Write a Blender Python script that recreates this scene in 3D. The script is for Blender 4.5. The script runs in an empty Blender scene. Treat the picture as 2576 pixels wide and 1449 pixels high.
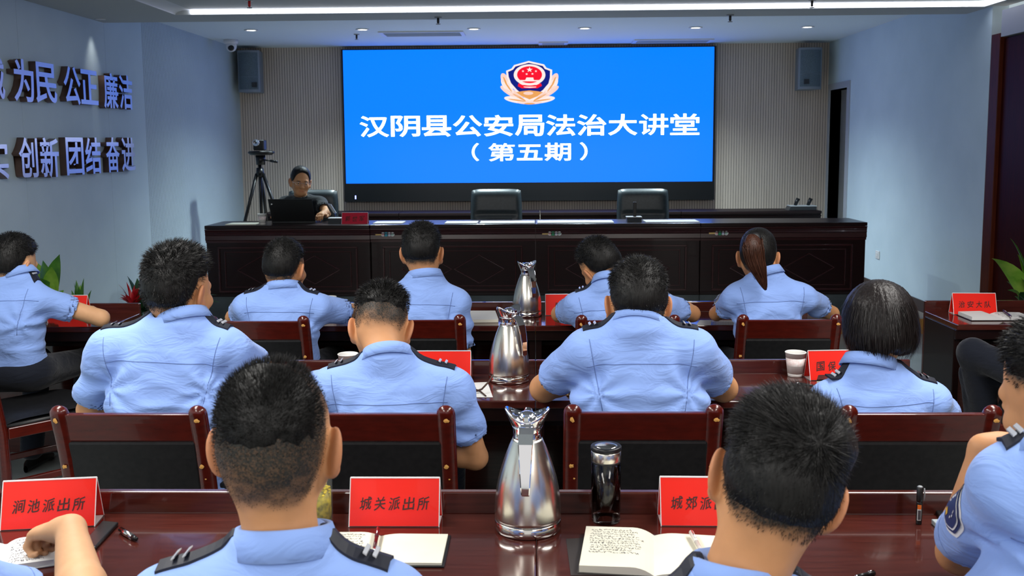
import bpy, math, random
import numpy as np
from mathutils import Vector, Matrix
from mathutils.bvhtree import BVHTree

# ------------------------------------------------------------------ camera, world, lights
C = bpy.context.scene.collection
SC = bpy.context.scene
F_PX, CXP, CYP, CAM_H = 2450.0, 1288.0, 640.0, 1.61
VPX, VPY, ROLL = 1345.0, 365.0, math.radians(0.25)
_d = np.array([(VPX - CXP) / F_PX, (VPY - CYP) / F_PX, 1.0]); _d /= np.linalg.norm(_d)
_u = np.array([math.sin(-ROLL), -math.cos(-ROLL), 0.0]); _u -= _d * (_u @ _d); _u /= np.linalg.norm(_u)
_x = np.cross(_d, _u)
RC = np.stack([_x, _d, _u], 1)                 # camera (x right, y down, z forward) = RC @ world
EYE = np.array([0.0, 0.0, CAM_H])
cam_data = bpy.data.cameras.new('camera'); cam = bpy.data.objects.new('camera', cam_data); C.objects.link(cam)
cam_data.sensor_fit = 'HORIZONTAL'; cam_data.sensor_width = 36.0; cam_data.lens = 36.0 * F_PX / 2576.0
cam_data.shift_y = (CYP - 724.5) / 2576.0
cam_data.clip_start = 0.05
m3 = np.stack([RC[0], -RC[1], -RC[2]], 1)
cam.matrix_world = Matrix([[*m3[0], EYE[0]], [*m3[1], EYE[1]], [*m3[2], EYE[2]], [0, 0, 0, 1]])
cam_data.dof.use_dof = True; cam_data.dof.focus_distance = 3.6; cam_data.dof.aperture_fstop = 9.0
SC.camera = cam

w = bpy.data.worlds.new('world'); SC.world = w; w.use_nodes = True
w.node_tree.nodes['Background'].inputs[0].default_value = (1.0, 0.98, 0.94, 1)
w.node_tree.nodes['Background'].inputs[1].default_value = 0.8      # daylight from the open rear of the hall
SC.view_settings.view_transform = 'Standard'; SC.view_settings.look = 'None'
SC.view_settings.exposure = 0.0; SC.view_settings.gamma = 1.0; SC.view_settings.use_curve_mapping = False
SC.cycles.use_denoising = True
SC.cycles.max_bounces = 7; SC.cycles.diffuse_bounces = 3; SC.cycles.glossy_bounces = 4
SC.cycles.caustics_reflective = False; SC.cycles.caustics_refractive = False

def area(name, loc, sx, sy, watts, col=(1, 1, 1), rot=(0, 0, 0)):
    l = bpy.data.lights.new(name, 'AREA'); l.shape = 'RECTANGLE'; l.size = sx; l.size_y = sy; l.energy = watts; l.color = col
    o = bpy.data.objects.new(name, l); o.location = loc; o.rotation_euler = rot; C.objects.link(o); return o
# ceiling panels of the audience area (out of the frame, overhead and behind the camera)
area('ceiling_panel', (-1.5, 2.6, 2.58), 0.6, 2.4, 80, (1, 0.97, 0.93))
area('ceiling_panel', (1.5, 2.6, 2.58), 0.6, 2.4, 80, (1, 0.97, 0.93))
area('ceiling_panel', (-1.5, -0.6, 2.58), 0.6, 2.4, 80, (1, 0.97, 0.93))
area('ceiling_panel', (1.5, -0.6, 2.58), 0.6, 2.4, 80, (1, 0.97, 0.93))

def at_Y(px, py, Y):
    r = RC.T @ np.array([(px - CXP) / F_PX, (py - CYP) / F_PX, 1.0]); return Vector(EYE + r * (Y / r[1]))
def at_Z(px, py, Z):
    r = RC.T @ np.array([(px - CXP) / F_PX, (py - CYP) / F_PX, 1.0]); return Vector(EYE + r * ((Z - CAM_H) / r[2]))
def at_X(px, py, X):
    r = RC.T @ np.array([(px - CXP) / F_PX, (py - CYP) / F_PX, 1.0]); return Vector(EYE + r * (X / r[0]))
def srgb(r, g, b):
    f = lambda c: (c / 255 / 12.92) if c / 255 <= 0.04045 else ((c / 255 + 0.055) / 1.055) ** 2.4
    return (f(r), f(g), f(b))

# ------------------------------------------------------------------ materials
def mat(name, col, rough=0.5, metal=0.0, emit=None, strength=0.0, coat=0.0, spec=0.5, trans=0.0, ior=1.45, alpha=1.0):
    m = bpy.data.materials.new(name); m.use_nodes = True
    b = m.node_tree.nodes['Principled BSDF']
    b.inputs['Base Color'].default_value = (*col, 1); b.inputs['Roughness'].default_value = rough
    b.inputs['Metallic'].default_value = metal; b.inputs['Specular IOR Level'].default_value = spec
    b.inputs['Coat Weight'].default_value = coat; b.inputs['Coat Roughness'].default_value = 0.04
    b.inputs['Transmission Weight'].default_value = trans; b.inputs['IOR'].default_value = ior
    b.inputs['Alpha'].default_value = alpha
    if emit: b.inputs['Emission Color'].default_value = (*emit, 1); b.inputs['Emission Strength'].default_value = strength
    return m
def nd(m, t, **kw):
    n = m.node_tree.nodes.new(t)
    for k, v in kw.items(): setattr(n, k, v)
    return n
def lk(m, a, b): m.node_tree.links.new(a, b)
def noise_col(m, c1, c2, scale, stretch=(1, 1, 1), detail=6, lo=0.35, hi=0.65, bump=0.0, bump_dist=0.002, rough=None):
    """colour variation between c1 and c2 from stretched object-space noise, with optional bump"""
    b = m.node_tree.nodes['Principled BSDF']
    tc = nd(m, 'ShaderNodeTexCoord'); mp = nd(m, 'ShaderNodeMapping'); mp.inputs['Scale'].default_value = stretch
    no = nd(m, 'ShaderNodeTexNoise'); no.inputs['Scale'].default_value = scale; no.inputs['Detail'].default_value = detail
    rp = nd(m, 'ShaderNodeValToRGB'); rp.color_ramp.elements[0].position = lo; rp.color_ramp.elements[1].position = hi
    rp.color_ramp.elements[0].color = (*c1, 1); rp.color_ramp.elements[1].color = (*c2, 1)
    lk(m, tc.outputs['Object'], mp.inputs[0]); lk(m, mp.outputs[0], no.inputs['Vector']); lk(m, no.outputs['Fac'], rp.inputs[0])
    lk(m, rp.outputs[0], b.inputs['Base Color'])
    if bump:
        bp = nd(m, 'ShaderNodeBump'); bp.inputs['Strength'].default_value = bump; bp.inputs['Distance'].default_value = bump_dist
        lk(m, no.outputs['Fac'], bp.inputs['Height']); lk(m, bp.outputs[0], b.inputs['Normal'])
    return m
def wood(name, c1, c2, rough=0.2, coat=0.3, stretch=(1.2, 14, 14), spec=0.5):
    return noise_col(mat(name, c1, rough, coat=coat, spec=spec), c1, c2, 6, stretch, 5, 0.3, 0.7)

M = {}
M['wall'] = noise_col(mat('wall_paint', (.6, .65, .7), .75, spec=.2), (.60, .73, .80), (.64, .77, .84), 3)
M['wall_back'] = noise_col(mat('slat_board', (.3, .28, .26), .7, spec=.2), (.62, .53, .45), (.68, .585, .50), 8, (1, 1, .1))
M['groove'] = mat('slat_groove', (.07, .06, .055), .9, spec=.1)
M['ceil'] = mat('ceiling_paint', (.54, .57, .57), .85, spec=.2)
M['ceil_stage'] = mat('stage_ceiling_paint', (.74, .85, .92), .8, spec=.2)
M['floor'] = noise_col(mat('floor_tile', (.28, .3, .29), .3), (.25, .28, .27), (.31, .33, .32), 5)
M['dais_top'] = mat('dais_boards', srgb(150, 140, 130), .45)  # lightened to bounce more light onto the stage ceiling
M['dais_edge'] = wood('dais_edge_wood', srgb(150, 105, 40), srgb(165, 118, 50), .4, .1)
M['panel_wood'] = wood('wall_panel_wood', srgb(44, 10, 6), srgb(62, 16, 9), .45, .0, (10, 10, 1), spec=.08)
M['desk'] = wood('rostrum_wood', srgb(22, 8, 10), srgb(32, 11, 13), .3, .12, (1.2, 16, 16), spec=.35)
M['desk_trim_highlit'] = wood('rostrum_moulding_highlit', srgb(46, 20, 23), srgb(58, 26, 28), .25, .2, (1.2, 16, 16))  # desk wood lightened: faint highlights of the mouldings put into the colour
M['desk_dark'] = mat('rostrum_groove', srgb(22, 8, 10), .5, spec=.3)
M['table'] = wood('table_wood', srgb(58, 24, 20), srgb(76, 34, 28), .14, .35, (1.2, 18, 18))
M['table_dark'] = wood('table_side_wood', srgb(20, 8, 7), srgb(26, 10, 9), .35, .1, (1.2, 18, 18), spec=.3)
M['chair_wood'] = wood('chair_wood', srgb(62, 14, 8), srgb(80, 20, 12), .22, .35, (3, 3, 12))
M['chip'] = mat('bare_wood_chip', srgb(190, 140, 70), .7)
M['leather'] = noise_col(mat('black_leather', (.008, .008, .009), .42, spec=.35), (.007, .007, .008), (.011, .011, .012), 60, bump=.15)
M['office_leather'] = noise_col(mat('office_leather', (.02, .03, .035), .38), (.018, .026, .03), (.026, .036, .042), 50, bump=.2)
M['black'] = mat('black_plastic', (.006, .006, .007), .35)
M['dark_grey'] = mat('dark_grey_plastic', (.03, .032, .035), .4)
M['grey'] = mat('grey_plastic', (.28, .3, .32), .5)
M['white'] = mat('white_plastic', (.78, .78, .78), .4)
M['chrome'] = mat('chrome', (.86, .86, .9), .05, 1.0)
M['steel'] = noise_col(mat('brushed_steel', (.74, .71, .65), .24, 1.0), (.68, .65, .59), (.80, .77, .71), 22, (1, 1, .03), 4)
M['steel_band'] = mat('polished_steel', (.72, .70, .67), .12, 1.0)
M['letter_face'] = mat('letter_face', (.80, .82, .90), .2, .25)
M['letter_side'] = mat('letter_side', srgb(120, 95, 85), .3, .8)
M['paper'] = mat('paper', (.70, .70, .69), .8, spec=.2)
M['cream'] = noise_col(mat('cream_paper', (.82, .80, .66), .8, spec=.2), (.68, .66, .53), (.73, .71, .60), 4)
M['ink'] = mat('ink', (.03, .03, .05), .7)
M['red_card'] = mat('red_card', (.74, .010, .002), .5, coat=.25, spec=.3)
M['crimson_card'] = mat('crimson_card', (.50, .003, .03), .5, coat=.15, spec=.3)
M['acrylic'] = mat('acrylic_edge', (.75, .72, .72), .1, spec=.8)
M['plate_ink'] = mat('brush_ink', (.035, .004, .003), .6)
M['red'] = mat('red_plastic', (.6, .02, .015), .35)
M['pink_print'] = noise_col(mat('cup_print', (.75, .6, .58), .7), (.72, .56, .54), (.82, .78, .76), 90)
M['cup'] = mat('paper_cup', (.80, .79, .76), .6)
M['screen'] = mat('screen_blue', (0, 0, 0), .6, emit=(0, .157, 1.0), strength=1.5)
M['screen_white'] = mat('screen_white', (0, 0, 0), .6, emit=(.92, .97, 1), strength=4.5)
M['bezel'] = mat('screen_bezel', (.004, .006, .008), .3)
M['led'] = mat('led_strip', (1, 1, 1), .5, emit=(.86, .88, 1.0), strength=9.0)
M['downlight'] = mat('downlight_lens', (1, 1, 1), .5, emit=(.96, .97, 1.0), strength=14.0)
M['leaf'] = noise_col(mat('leaf_green', (.04, .16, .02), .4), (.02, .10, .015), (.07, .22, .02), 12)
M['leaf_light'] = noise_col(mat('leaf_yellow_green', (.12, .3, .03), .4), (.10, .28, .02), (.25, .42, .06), 10)
M['leaf_dark'] = noise_col(mat('leaf_dark', (.02, .07, .03), .35), (.012, .05, .02), (.03, .10, .035), 12)
M['bract'] = noise_col(mat('red_bract', (.5, .01, .015), .4), (.40, .006, .012), (.58, .02, .03), 14)
M['pot'] = mat('pot_ceramic', (.35, .34, .32), .35)
M['soil'] = mat('soil', (.03, .02, .012), .95)

# ------------------------------------------------------------------ mesh builder and object helpers
class MB:
    def __init__(s): s.v = []; s.f = []; s.mi = []; s.cur = 0
    def add(s, verts, faces):
        b = len(s.v); s.v += [tuple(map(float, q)) for q in verts]
        for f in faces: s.f.append([b + i for i in f]); s.mi.append(s.cur)
        return s
    def box(s, lo, hi, R=None, c=None):
        x0, y0, z0 = lo; x1, y1, z1 = hi
        v = [(x0, y0, z0), (x1, y0, z0), (x1, y1, z0), (x0, y1, z0), (x0, y0, z1), (x1, y0, z1), (x1, y1, z1), (x0, y1, z1)]
        if R is not None: v = [tuple(R @ Vector(q)) for q in v]
        return s.add(v, [(3, 2, 1, 0), (4, 5, 6, 7), (0, 1, 5, 4), (1, 2, 6, 5), (2, 3, 7, 6), (3, 0, 4, 7)])
    def tube(s, pts, rad, n=10, flat=1.0, ref=None):
        pts = [Vector(p) for p in pts]; k = len(pts)
        if not hasattr(rad, '__len__'): rad = [rad] * k
        up = Vector(ref) if ref else Vector((0.13, 0.31, 0.94)); V = []; Fc = []
        for i, p in enumerate(pts):
            t = (pts[min(i + 1, k - 1)] - pts[max(i - 1, 0)]).normalized()
            a = t.cross(up)
            if a.length < 1e-4: a = t.cross(Vector((1, 0, 0)))
            a.normalize(); b = a.cross(t)
            for j in range(n):
                q = 2 * math.pi * j / n
                V.append(p + a * (math.cos(q) * rad[i]) + b * (math.sin(q) * rad[i] * flat))
        for i in range(k - 1):
            for j in range(n):
                Fc.append((i * n + j, i * n + (j + 1) % n, (i + 1) * n + (j + 1) % n, (i + 1) * n + j))
        Fc.append(tuple(range(n - 1, -1, -1))); Fc.append(tuple((k - 1) * n + j for j in range(n)))
        return s.add(V, Fc)
    def lathe(s, prof, n=40, c=(0, 0, 0), R=None, fn=None):
        V = []; Fc = []; k = len(prof)
        for r, z in prof:
            for j in range(n):
                a = 2 * math.pi * j / n; q = Vector((r * math.cos(a), r * math.sin(a), z))
                if fn: q = Vector(fn(q, a))
                if R is not None: q = R @ q
                V.append(q + Vector(c))
        for i in range(k - 1):
            for j in range(n):
                Fc.append((i * n + j, i * n + (j + 1) % n, (i + 1) * n + (j + 1) % n, (i + 1) * n + j))
        if prof[0][0] > 1e-6: Fc.append(tuple(range(n - 1, -1, -1)))
        if prof[-1][0] > 1e-6: Fc.append(tuple((k - 1) * n + j for j in range(n)))
        return s.add(V, Fc)
    def prism(s, poly, h0, h1, fr=None):
        """polygon of (a, b) pairs extruded from h0 to h1; fr(a, b, h) -> point"""
        fr = fr or (lambda a, b, h: (a, b, h)); n = len(poly)
        V = [fr(a, b, h0) for a, b in poly] + [fr(a, b, h1) for a, b in poly]
        return s.add(V, [tuple(range(n - 1, -1, -1)), tuple(range(n, 2 * n))] + [(i, (i + 1) % n, n + (i + 1) % n, n + i) for i in range(n)])
    def grid(s, fn, nu, nv):
        V = [fn(i / nu, j / nv) for i in range(nu + 1) for j in range(nv + 1)]
        return s.add(V, [(i * (nv + 1) + j, (i + 1) * (nv + 1) + j, (i + 1) * (nv + 1) + j + 1, i * (nv + 1) + j + 1) for i in range(nu) for j in range(nv)])
    def ball(s, c, r, n=16, R=None):
        r = r if hasattr(r, '__len__') else (r, r, r)
        return s.lathe([(max(1e-7, math.sin(math.pi * i / n)), -math.cos(math.pi * i / n)) for i in range(n + 1)], 2 * n, c, R,
                       lambda q, a: (q.x * r[0], q.y * r[1], q.z * r[2]))
    def build(s, name, mats, parent=None, smooth=False, bevel=0.0, local=False, seg=2):
        mats = mats if isinstance(mats, (list, tuple)) else [mats]
        me = bpy.data.meshes.new(name); me.from_pydata(s.v, [], s.f)
        for mm in mats: me.materials.append(mm)
        if len(mats) > 1: me.polygons.foreach_set('material_index', s.mi)
        if smooth: me.polygons.foreach_set('use_smooth', [True] * len(me.polygons))
        me.update()
        return link(name, me, parent, bevel, local, seg, smooth)
def link(name, me, parent=None, bevel=0.0, local=False, seg=2, smooth=False):
    o = bpy.data.objects.new(name, me); C.objects.link(o)
    if bevel:
        bm = o.modifiers.new('edge', 'BEVEL'); bm.width = bevel; bm.segments = seg; bm.limit_method = 'ANGLE'; bm.angle_limit = math.radians(40)
    if parent is not None:
        o.parent = parent
        if not local and parent.name in ROOTS: o.matrix_parent_inverse = ROOTS[parent.name].inverted()
    return o
ROOTS = {}
def thing(name, label, cat, loc=(0, 0, 0), rz=0.0, group=None):
    o = bpy.data.objects.new(name, None); C.objects.link(o); o.empty_display_size = .1
    o.location = loc; o.rotation_euler = (0, 0, rz)
    ROOTS[o.name] = Matrix.Translation(Vector(loc)) @ Matrix.Rotation(rz, 4, 'Z')
    return tag(o, label, cat, group)
def tag(o, label, cat, group=None):
    o['label'] = label; o['category'] = cat
    if group: o['group'] = group
    return o
def struct(name, mb, m, bevel=0.0, smooth=False):
    o = mb.build(name, m, None, smooth, bevel); o['kind'] = 'structure'; return o
def dup(root, loc, rz=0.0, label=None):
    r = root.copy(); C.objects.link(r); r.location = loc; r.rotation_euler = (0, 0, rz)
    if label: r['label'] = label
    for ch in list(root.children):
        c = ch.copy(); C.objects.link(c); c.parent = r; c.matrix_parent_inverse = Matrix.Identity(4)
        c.matrix_basis = ROOTS_BASIS(ch)
        for g in list(ch.children):
            q = g.copy(); C.objects.link(q); q.parent = c; q.matrix_parent_inverse = Matrix.Identity(4)
    return r
def ROOTS_BASIS(ch): return ch.matrix_parent_inverse @ ch.matrix_basis
_text_cache = {}
def glyph_mesh(body, depth=0.0, offset=0.0):
    """characters as a mesh in the XY plane, normalised to x 0..1 and y 0..1 with the given depth in z"""
    cu = bpy.data.curves.new('glyph', 'FONT'); cu.body = body; cu.offset = offset; cu.resolution_u = 4
    if depth: cu.extrude = 0.5
    o = bpy.data.objects.new('glyph', cu); C.objects.link(o)
    dg = bpy.context.evaluated_depsgraph_get(); dg.update()
    me = bpy.data.meshes.new_from_object(o.evaluated_get(dg))
    bpy.data.objects.remove(o)
    v = np.empty(len(me.vertices) * 3, np.float32); me.vertices.foreach_get('co', v); v = v.reshape(-1, 3)
    lo, hi = v.min(0), v.max(0); v[:, :2] = (v[:, :2] - lo[:2]) / (hi[:2] - lo[:2])
    if depth: v[:, 2] = (v[:, 2] - lo[2]) / max(1e-6, hi[2] - lo[2]) * depth
    me.materials.clear(); return me, v
def text_on(name, body, fr, mats, parent, depth=0.0, offset=0.0, top_mat=False):
    """fr(u, v, h) -> world point for the glyph box; top faces keep material 0, sides material 1 when top_mat"""
    me, v = glyph_mesh(body, depth, offset)
    out = np.array([fr(*q) for q in v], np.float32)
    if top_mat:
        idx = [0 if min(v[i][2] for i in p.vertices) > depth * .99 else 1 for p in me.polygons]
    me.vertices.foreach_set('co', out.ravel())
    for mm in mats: me.materials.append(mm)
    if top_mat: me.polygons.foreach_set('material_index', idx)
    me.update(); me.name = name
    return link(name, me, parent)

# ------------------------------------------------------------------ the room
XL, XR, YB, Z_ST, Z_SO, Y_SO, Y_LED = -3.46, 3.40, 11.50, 2.76, 2.61, 7.90, 7.48
DAIS_Y, DAIS_Z = 8.19, 0.13
struct('floor', MB().box((-4.2, -2.0, -.06), (4.2, YB + .1, 0)), M['floor'])
d = MB().box((XL, DAIS_Y, 0), (XR, YB, DAIS_Z)); d.mi = [1, 0, 1, 1, 1, 1]
struct('dais', d, [M['dais_top'], M['dais_edge']])
def slat_wall(name, a0, a1, pitch, gap, depth, z0, z1, fr, mats, thick=.06):
    """a vertical board with real grooves: profile along a, depth h outwards (0 = face)"""
    b = MB(); n = int((a1 - a0) / pitch); V = []; idx = []
    prof = []
    for i in range(n + 1):
        s0 = a0 + i * pitch; s1 = min(a1, s0 + pitch - gap)
        if s1 <= s0: break
        prof += [(s0, 0, 0), (s1, 0, 1)]
        if s1 + gap < a1: prof += [(s1 + .0002, depth, 1), (s1 + gap - .0002, depth, 1)]
    for i in range(len(prof) - 1):
        (p, hp, _), (q, hq, _) = prof[i], prof[i + 1]
        b.cur = 0 if hp == 0 and hq == 0 else 1
        b.add([fr(p, hp, z0), fr(q, hq, z0), fr(q, hq, z1), fr(p, hp, z1)], [(0, 1, 2, 3)])
    b.cur = 0
    b.add([fr(a0, thick, z0), fr(a1, thick, z0), fr(a1, thick, z1), fr(a0, thick, z1)], [(0, 1, 2, 3)])
    b.add([fr(a0, 0, z1), fr(a1, 0, z1), fr(a1, thick, z1), fr(a0, thick, z1)], [(0, 1, 2, 3)])
    return struct(name, b, mats)
slat_wall('wall_back', XL, XR, .030, .004, .008, 0, Z_ST, lambda a, h, z: (a, YB + h, z), [M['wall_back'], M['groove']])
M['rib_gap'] = mat('rib_gap', (.24, .28, .32), .8, spec=.1)
slat_wall('wall_left', 8.655, YB, .020, .005, .005, 0, Z_ST, lambda a, h, z: (XL - h, a, z), [M['wall'], M['rib_gap']])
b = MB()                                       # the flush lettered panels in front of the ribbed boards
for y0, y1 in ((-2.0, 3.9), (3.903, 5.23), (5.233, 6.56), (6.563, 7.9), (7.903, 8.653)): b.box((XL - .07, y0, 0), (XL + .004, y1, Z_ST))
struct('wall_left_panel', b, M['wall'])
DY0, DY1, DZT = 10.78, 11.40, 2.21             # the doorway beside the screen
b = MB().box((XR, 7.46, 0), (XR + .12, DY0, Z_ST)).box((XR, DY1, 0), (XR + .12, YB + .1, Z_ST)).box((XR, DY0, DZT), (XR + .12, DY1, Z_ST))
struct('wall_right', b, M['wall'])
b = MB()
for y0, y1, z0, z1 in ((DY0 - .09, DY0, 0, DZT + .07), (DY1, DY1 + .06, 0, DZT + .07), (DY0, DY1, DZT, DZT + .07)): b.box((XR - .012, y0, z0), (XR + .12, y1, z1))
b2 = struct('door_1', b, mat('door_frame', (.42, .45, .5), .5))
leafm = mat('door_leaf', (.30, .30, .29), .6)
o = MB().box((XR + .125, DY0 - .3, 0), (XR + .165, YB + .2, 2.5)).build('door_leaf', leafm, b2, local=True)
struct('wall_right_panel', MB().box((XR + .03, -2.0, 0), (XR + .15, 7.46, 2.36)), M['panel_wood'])
b = MB().box((XR + .0, 7.32, 0), (XR + .14, 7.458, 2.40)); struct('trim_1', b, wood('jamb_wood', srgb(70, 26, 10), srgb(90, 36, 16), .5, 0, (8, 8, 1), spec=.2), .004)
struct('trim_2', MB().box((XR + .0, -2.0, 2.37), (XR + .14, 7.31, 2.56)), mat('header_paint', (.36, .38, .44), .5))
struct('baseboard_right', MB().box((XR - .014, DAIS_Y, DAIS_Z), (XR, DY0 - .09, DAIS_Z + .1)), mat('baseboard_dark', srgb(60, 45, 40), .5))
struct('baseboard_left', MB().box((XL + .004, DAIS_Y, DAIS_Z), (XL + .018, YB, DAIS_Z + .1)), mat('baseboard_left_paint', srgb(70, 60, 55), .5))
# ceilings: stage ceiling, lowered soffit frame, recessed centre with the light line
struct('ceiling', MB().box((-4.2, -2.0, Z_ST), (4.2, YB + .1, Z_ST + .08)), M['ceil_stage'])
XC, ZC = -2.60, 2.645
b = MB().box((XL, Y_LED, Z_SO), (XR + .1, Y_SO, Z_ST))
b.box((XL, -2.0, Z_SO), (XC - .12, Y_LED, Z_ST)).box((XR - .05, -2.0, Z_SO), (XR + .1, Y_LED, Z_ST))
struct('ceiling_soffit', b, M['ceil'])
struct('ceiling_centre', MB().box((XC, -2.0, ZC), (XR - .05, Y_LED - .002, Z_ST)), M['ceil'])
def cove(u, v):
    q = u * math.pi / 2; return (XC - .12 * math.cos(q), -2.0 + v * (Y_LED + 2.0), Z_SO + .035 * math.sin(q) * 1.0)
b = MB().grid(lambda u, v: (XC - .12 + .12 * (1 - math.cos(u * math.pi / 2)), -2 + v * (Y_LED + 2), Z_SO + (ZC - Z_SO) * math.sin(u * math.pi / 2)), 10, 2)
struct('trim_3', b, mat('cove_paint', (.66, .69, .72), .7), smooth=True)
t = thing('light_strip', 'long white light line across the ceiling in front of the stage', 'light strip', (.4, Y_LED - .006, ZC))
MB().box((XC + .0, Y_LED - .012, Z_SO + .006), (XR - .05, Y_LED - .001, ZC - .002)).build('diffuser', M['led'], t)
t = thing('light_strip', 'white light line running toward the viewer along the right wall, above the dark wood panel', 'light strip', (XR - .055, 6.8, ZC))
MB().box((XR - .058, 3.0, Z_SO + .006), (XR - .0505, Y_LED - .013, ZC - .002)).build('diffuser', M['led'], t)

# downlights in the stage ceiling
names = ['first from the left', 'second from the left', 'third from the left', 'third from the right', 'second from the right', 'rightmost']
for i, px in enumerate((632, 912, 1192, 1471, 1750, 2031)):
    p = at_Z(px, 75 - i * 1.6, Z_ST)
    t = thing('downlight', 'round white recessed downlight in the stage ceiling, %s of six' % names[i], 'downlight', (p.x, p.y, Z_ST), group='stage downlights')
    MB().lathe([(.052, 0), (.066, -.001), (.068, -.006), (.053, -.010), (.050, -.004)], 32, p).build('trim_ring', M['white'], t, True)
    MB().lathe([(.0505, -.0035), (.03, -.006), (1e-6, -.007)], 32, p).build('lens', M['downlight'], t, True)
    l = bpy.data.lights.new('downlight_beam', 'SPOT'); l.energy = 60 if i in (0, 5) else 300; l.spot_size = math.radians(76 if i in (0, 5) else 135); l.spot_blend = 1.0; l.shadow_soft_size = .05; l.color = (.80, .97, 1)
    lo = bpy.data.objects.new('downlight_beam', l); lo.location = (p.x, p.y, Z_ST - .02); lo.rotation_euler = (0, math.radians({0: -16, 5: 16}.get(i, 0)), 0); C.objects.link(lo)
# wall washer above the lettered panel, just past the soffit edge
l = bpy.data.lights.new('wall_washer', 'SPOT'); l.energy = 5; l.spot_size = math.radians(58); l.spot_blend = 1.0; l.shadow_soft_size = .03; l.color = (1, .97, .9)
lo = bpy.data.objects.new('wall_washer', l); lo.location = (XL + .085, 7.66, Z_SO - .012); lo.rotation_euler = (0, math.radians(5), 0); C.objects.link(lo)
t = thing('downlight', 'small recessed wall washer in the soffit edge above the metal letters', 'downlight', (XL + .085, 7.66, Z_SO))
MB().lathe([(.03, 0), (.04, -.001), (.04, -.005), (.03, -.006)], 24, (XL + .085, 7.66, Z_SO)).build('trim_ring', M['white'], t, True)

# ceiling diffusers, sprinklers
vent_m = mat('vent_slats', (.62, .68, .72), .5); vent_d = mat('vent_dark', (.12, .2, .25), .6)
for px0, px1, py0, py1, lab in ((958, 1170, 79, 90, 'long slatted air diffuser in the stage ceiling, between second and third downlights'),
                                (1355, 1428, 105, 111, 'short slatted air diffuser in the ceiling just above the middle of the screen'),
                                (1592, 1787, 99, 107, 'long slatted air diffuser in the ceiling above the right part of the screen')):
    a = at_Z(px0, (py0 + py1) / 2, Z_ST); c2 = at_Z(px1, (py0 + py1) / 2, Z_ST); n0 = at_Z(px0, py0, Z_ST).y; f0 = at_Z(px0, py1, Z_ST).y
    y0, y1 = min(n0, f0), max(n0, f0)
    t = thing('air_vent', lab, 'air vent', ((a.x + c2.x) / 2, (y0 + y1) / 2, Z_ST), group='stage ceiling vents')
    fr = MB().box((a.x, y0, Z_ST - .014), (c2.x, y0 + .03, Z_ST)).box((a.x, y1 - .03, Z_ST - .014), (c2.x, y1, Z_ST))
    fr.box((a.x, y0 + .03, Z_ST - .014), (a.x + .04, y1 - .03, Z_ST)).box((c2.x - .04, y0 + .03, Z_ST - .014), (c2.x, y1 - .03, Z_ST)); fr.build('frame', M['white'], t)
    MB().box((a.x + .04, y0 + .03, Z_ST - .003), (c2.x - .04, y1 - .03, Z_ST)).build('backing', vent_d, t)
    sl = MB(); k = 5
    for j in range(k):
        yy = y0 + .03 + (j + .5) * (y1 - y0 - .06) / k; sl.box((a.x + .04, yy - .008, Z_ST - .012), (c2.x - .04, yy + .004, Z_ST - .004))
    sl.build('slats', vent_m, t)
def sprinkler(px, py, z, lab, red):
    p = at_Z(px, py, z)
    t = thing('sprinkler', lab, 'sprinkler', p)
    MB().lathe([(1e-6, 0), (.03, 0), (.028, -.006), (1e-6, -.008)][::-1], 20, p).build('escutcheon', M['grey'], t, True)
    MB().lathe([(1e-6, -.05), (.010, -.045), (.010, -.006), (1e-6, -.006)], 12, p).build('bulb', M['red'] if red else M['dark_grey'], t, True)
    MB().lathe([(1e-6, -.058), (.018, -.056), (.018, -.052), (1e-6, -.05)], 16, p).build('deflector', M['grey'], t, True)
sprinkler(897, 86, Z_ST, 'small dark sprinkler head hanging from the stage ceiling near the second downlight', False)
sprinkler(1837, 37, Z_SO, 'small pale sprinkler head under the soffit, below the second downlight from the right', False)
sprinkler(627, 0, ZC, 'red sprinkler head hanging at the top edge above the light line, left side', True)
sprinkler(2043, 0, ZC, 'sprinkler head at the very top above the light line, right side', False)
sprinkler(1102, 43, Z_SO, 'tiny sprinkler head under the soffit above the third downlight', False)

# ------------------------------------------------------------------ LED screen with writing and emblem
YS = 11.385
sx0, sx1 = at_Y(862, 124, YS).x, at_Y(1797, 121, YS).x
sz0, sz1 = at_Y(1330, 459, YS).z, at_Y(1330, 122, YS).z
bx0, bx1, bz0, bz1 = at_Y(857, 121, YS).x, at_Y(1803, 121, YS).x, at_Y(1330, 505, YS).z, at_Y(1330, 119.5, YS).z
t = thing('led_screen', 'large wall screen showing a blue slide with white lecture title and police badge', 'screen', ((sx0 + sx1) / 2, YB, bz0))
MB().box((bx0, YS + .004, bz0), (bx1, YB, bz1)).build('cabinet', M['bezel'], t)
MB().box((sx0, YS, sz0), (sx1, YS + .003, sz1)).build('display', M['screen'], t)
MB().box((at_Y(893, 500, YS).x, YS + .001, at_Y(893, 501, YS).z), (at_Y(896, 500, YS).x, YS + .0035, at_Y(893, 492, YS).z)).build('indicator', mat('indicator', (0, 0, 0), .5, emit=(.25, .3, 1), strength=4), t)
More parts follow.
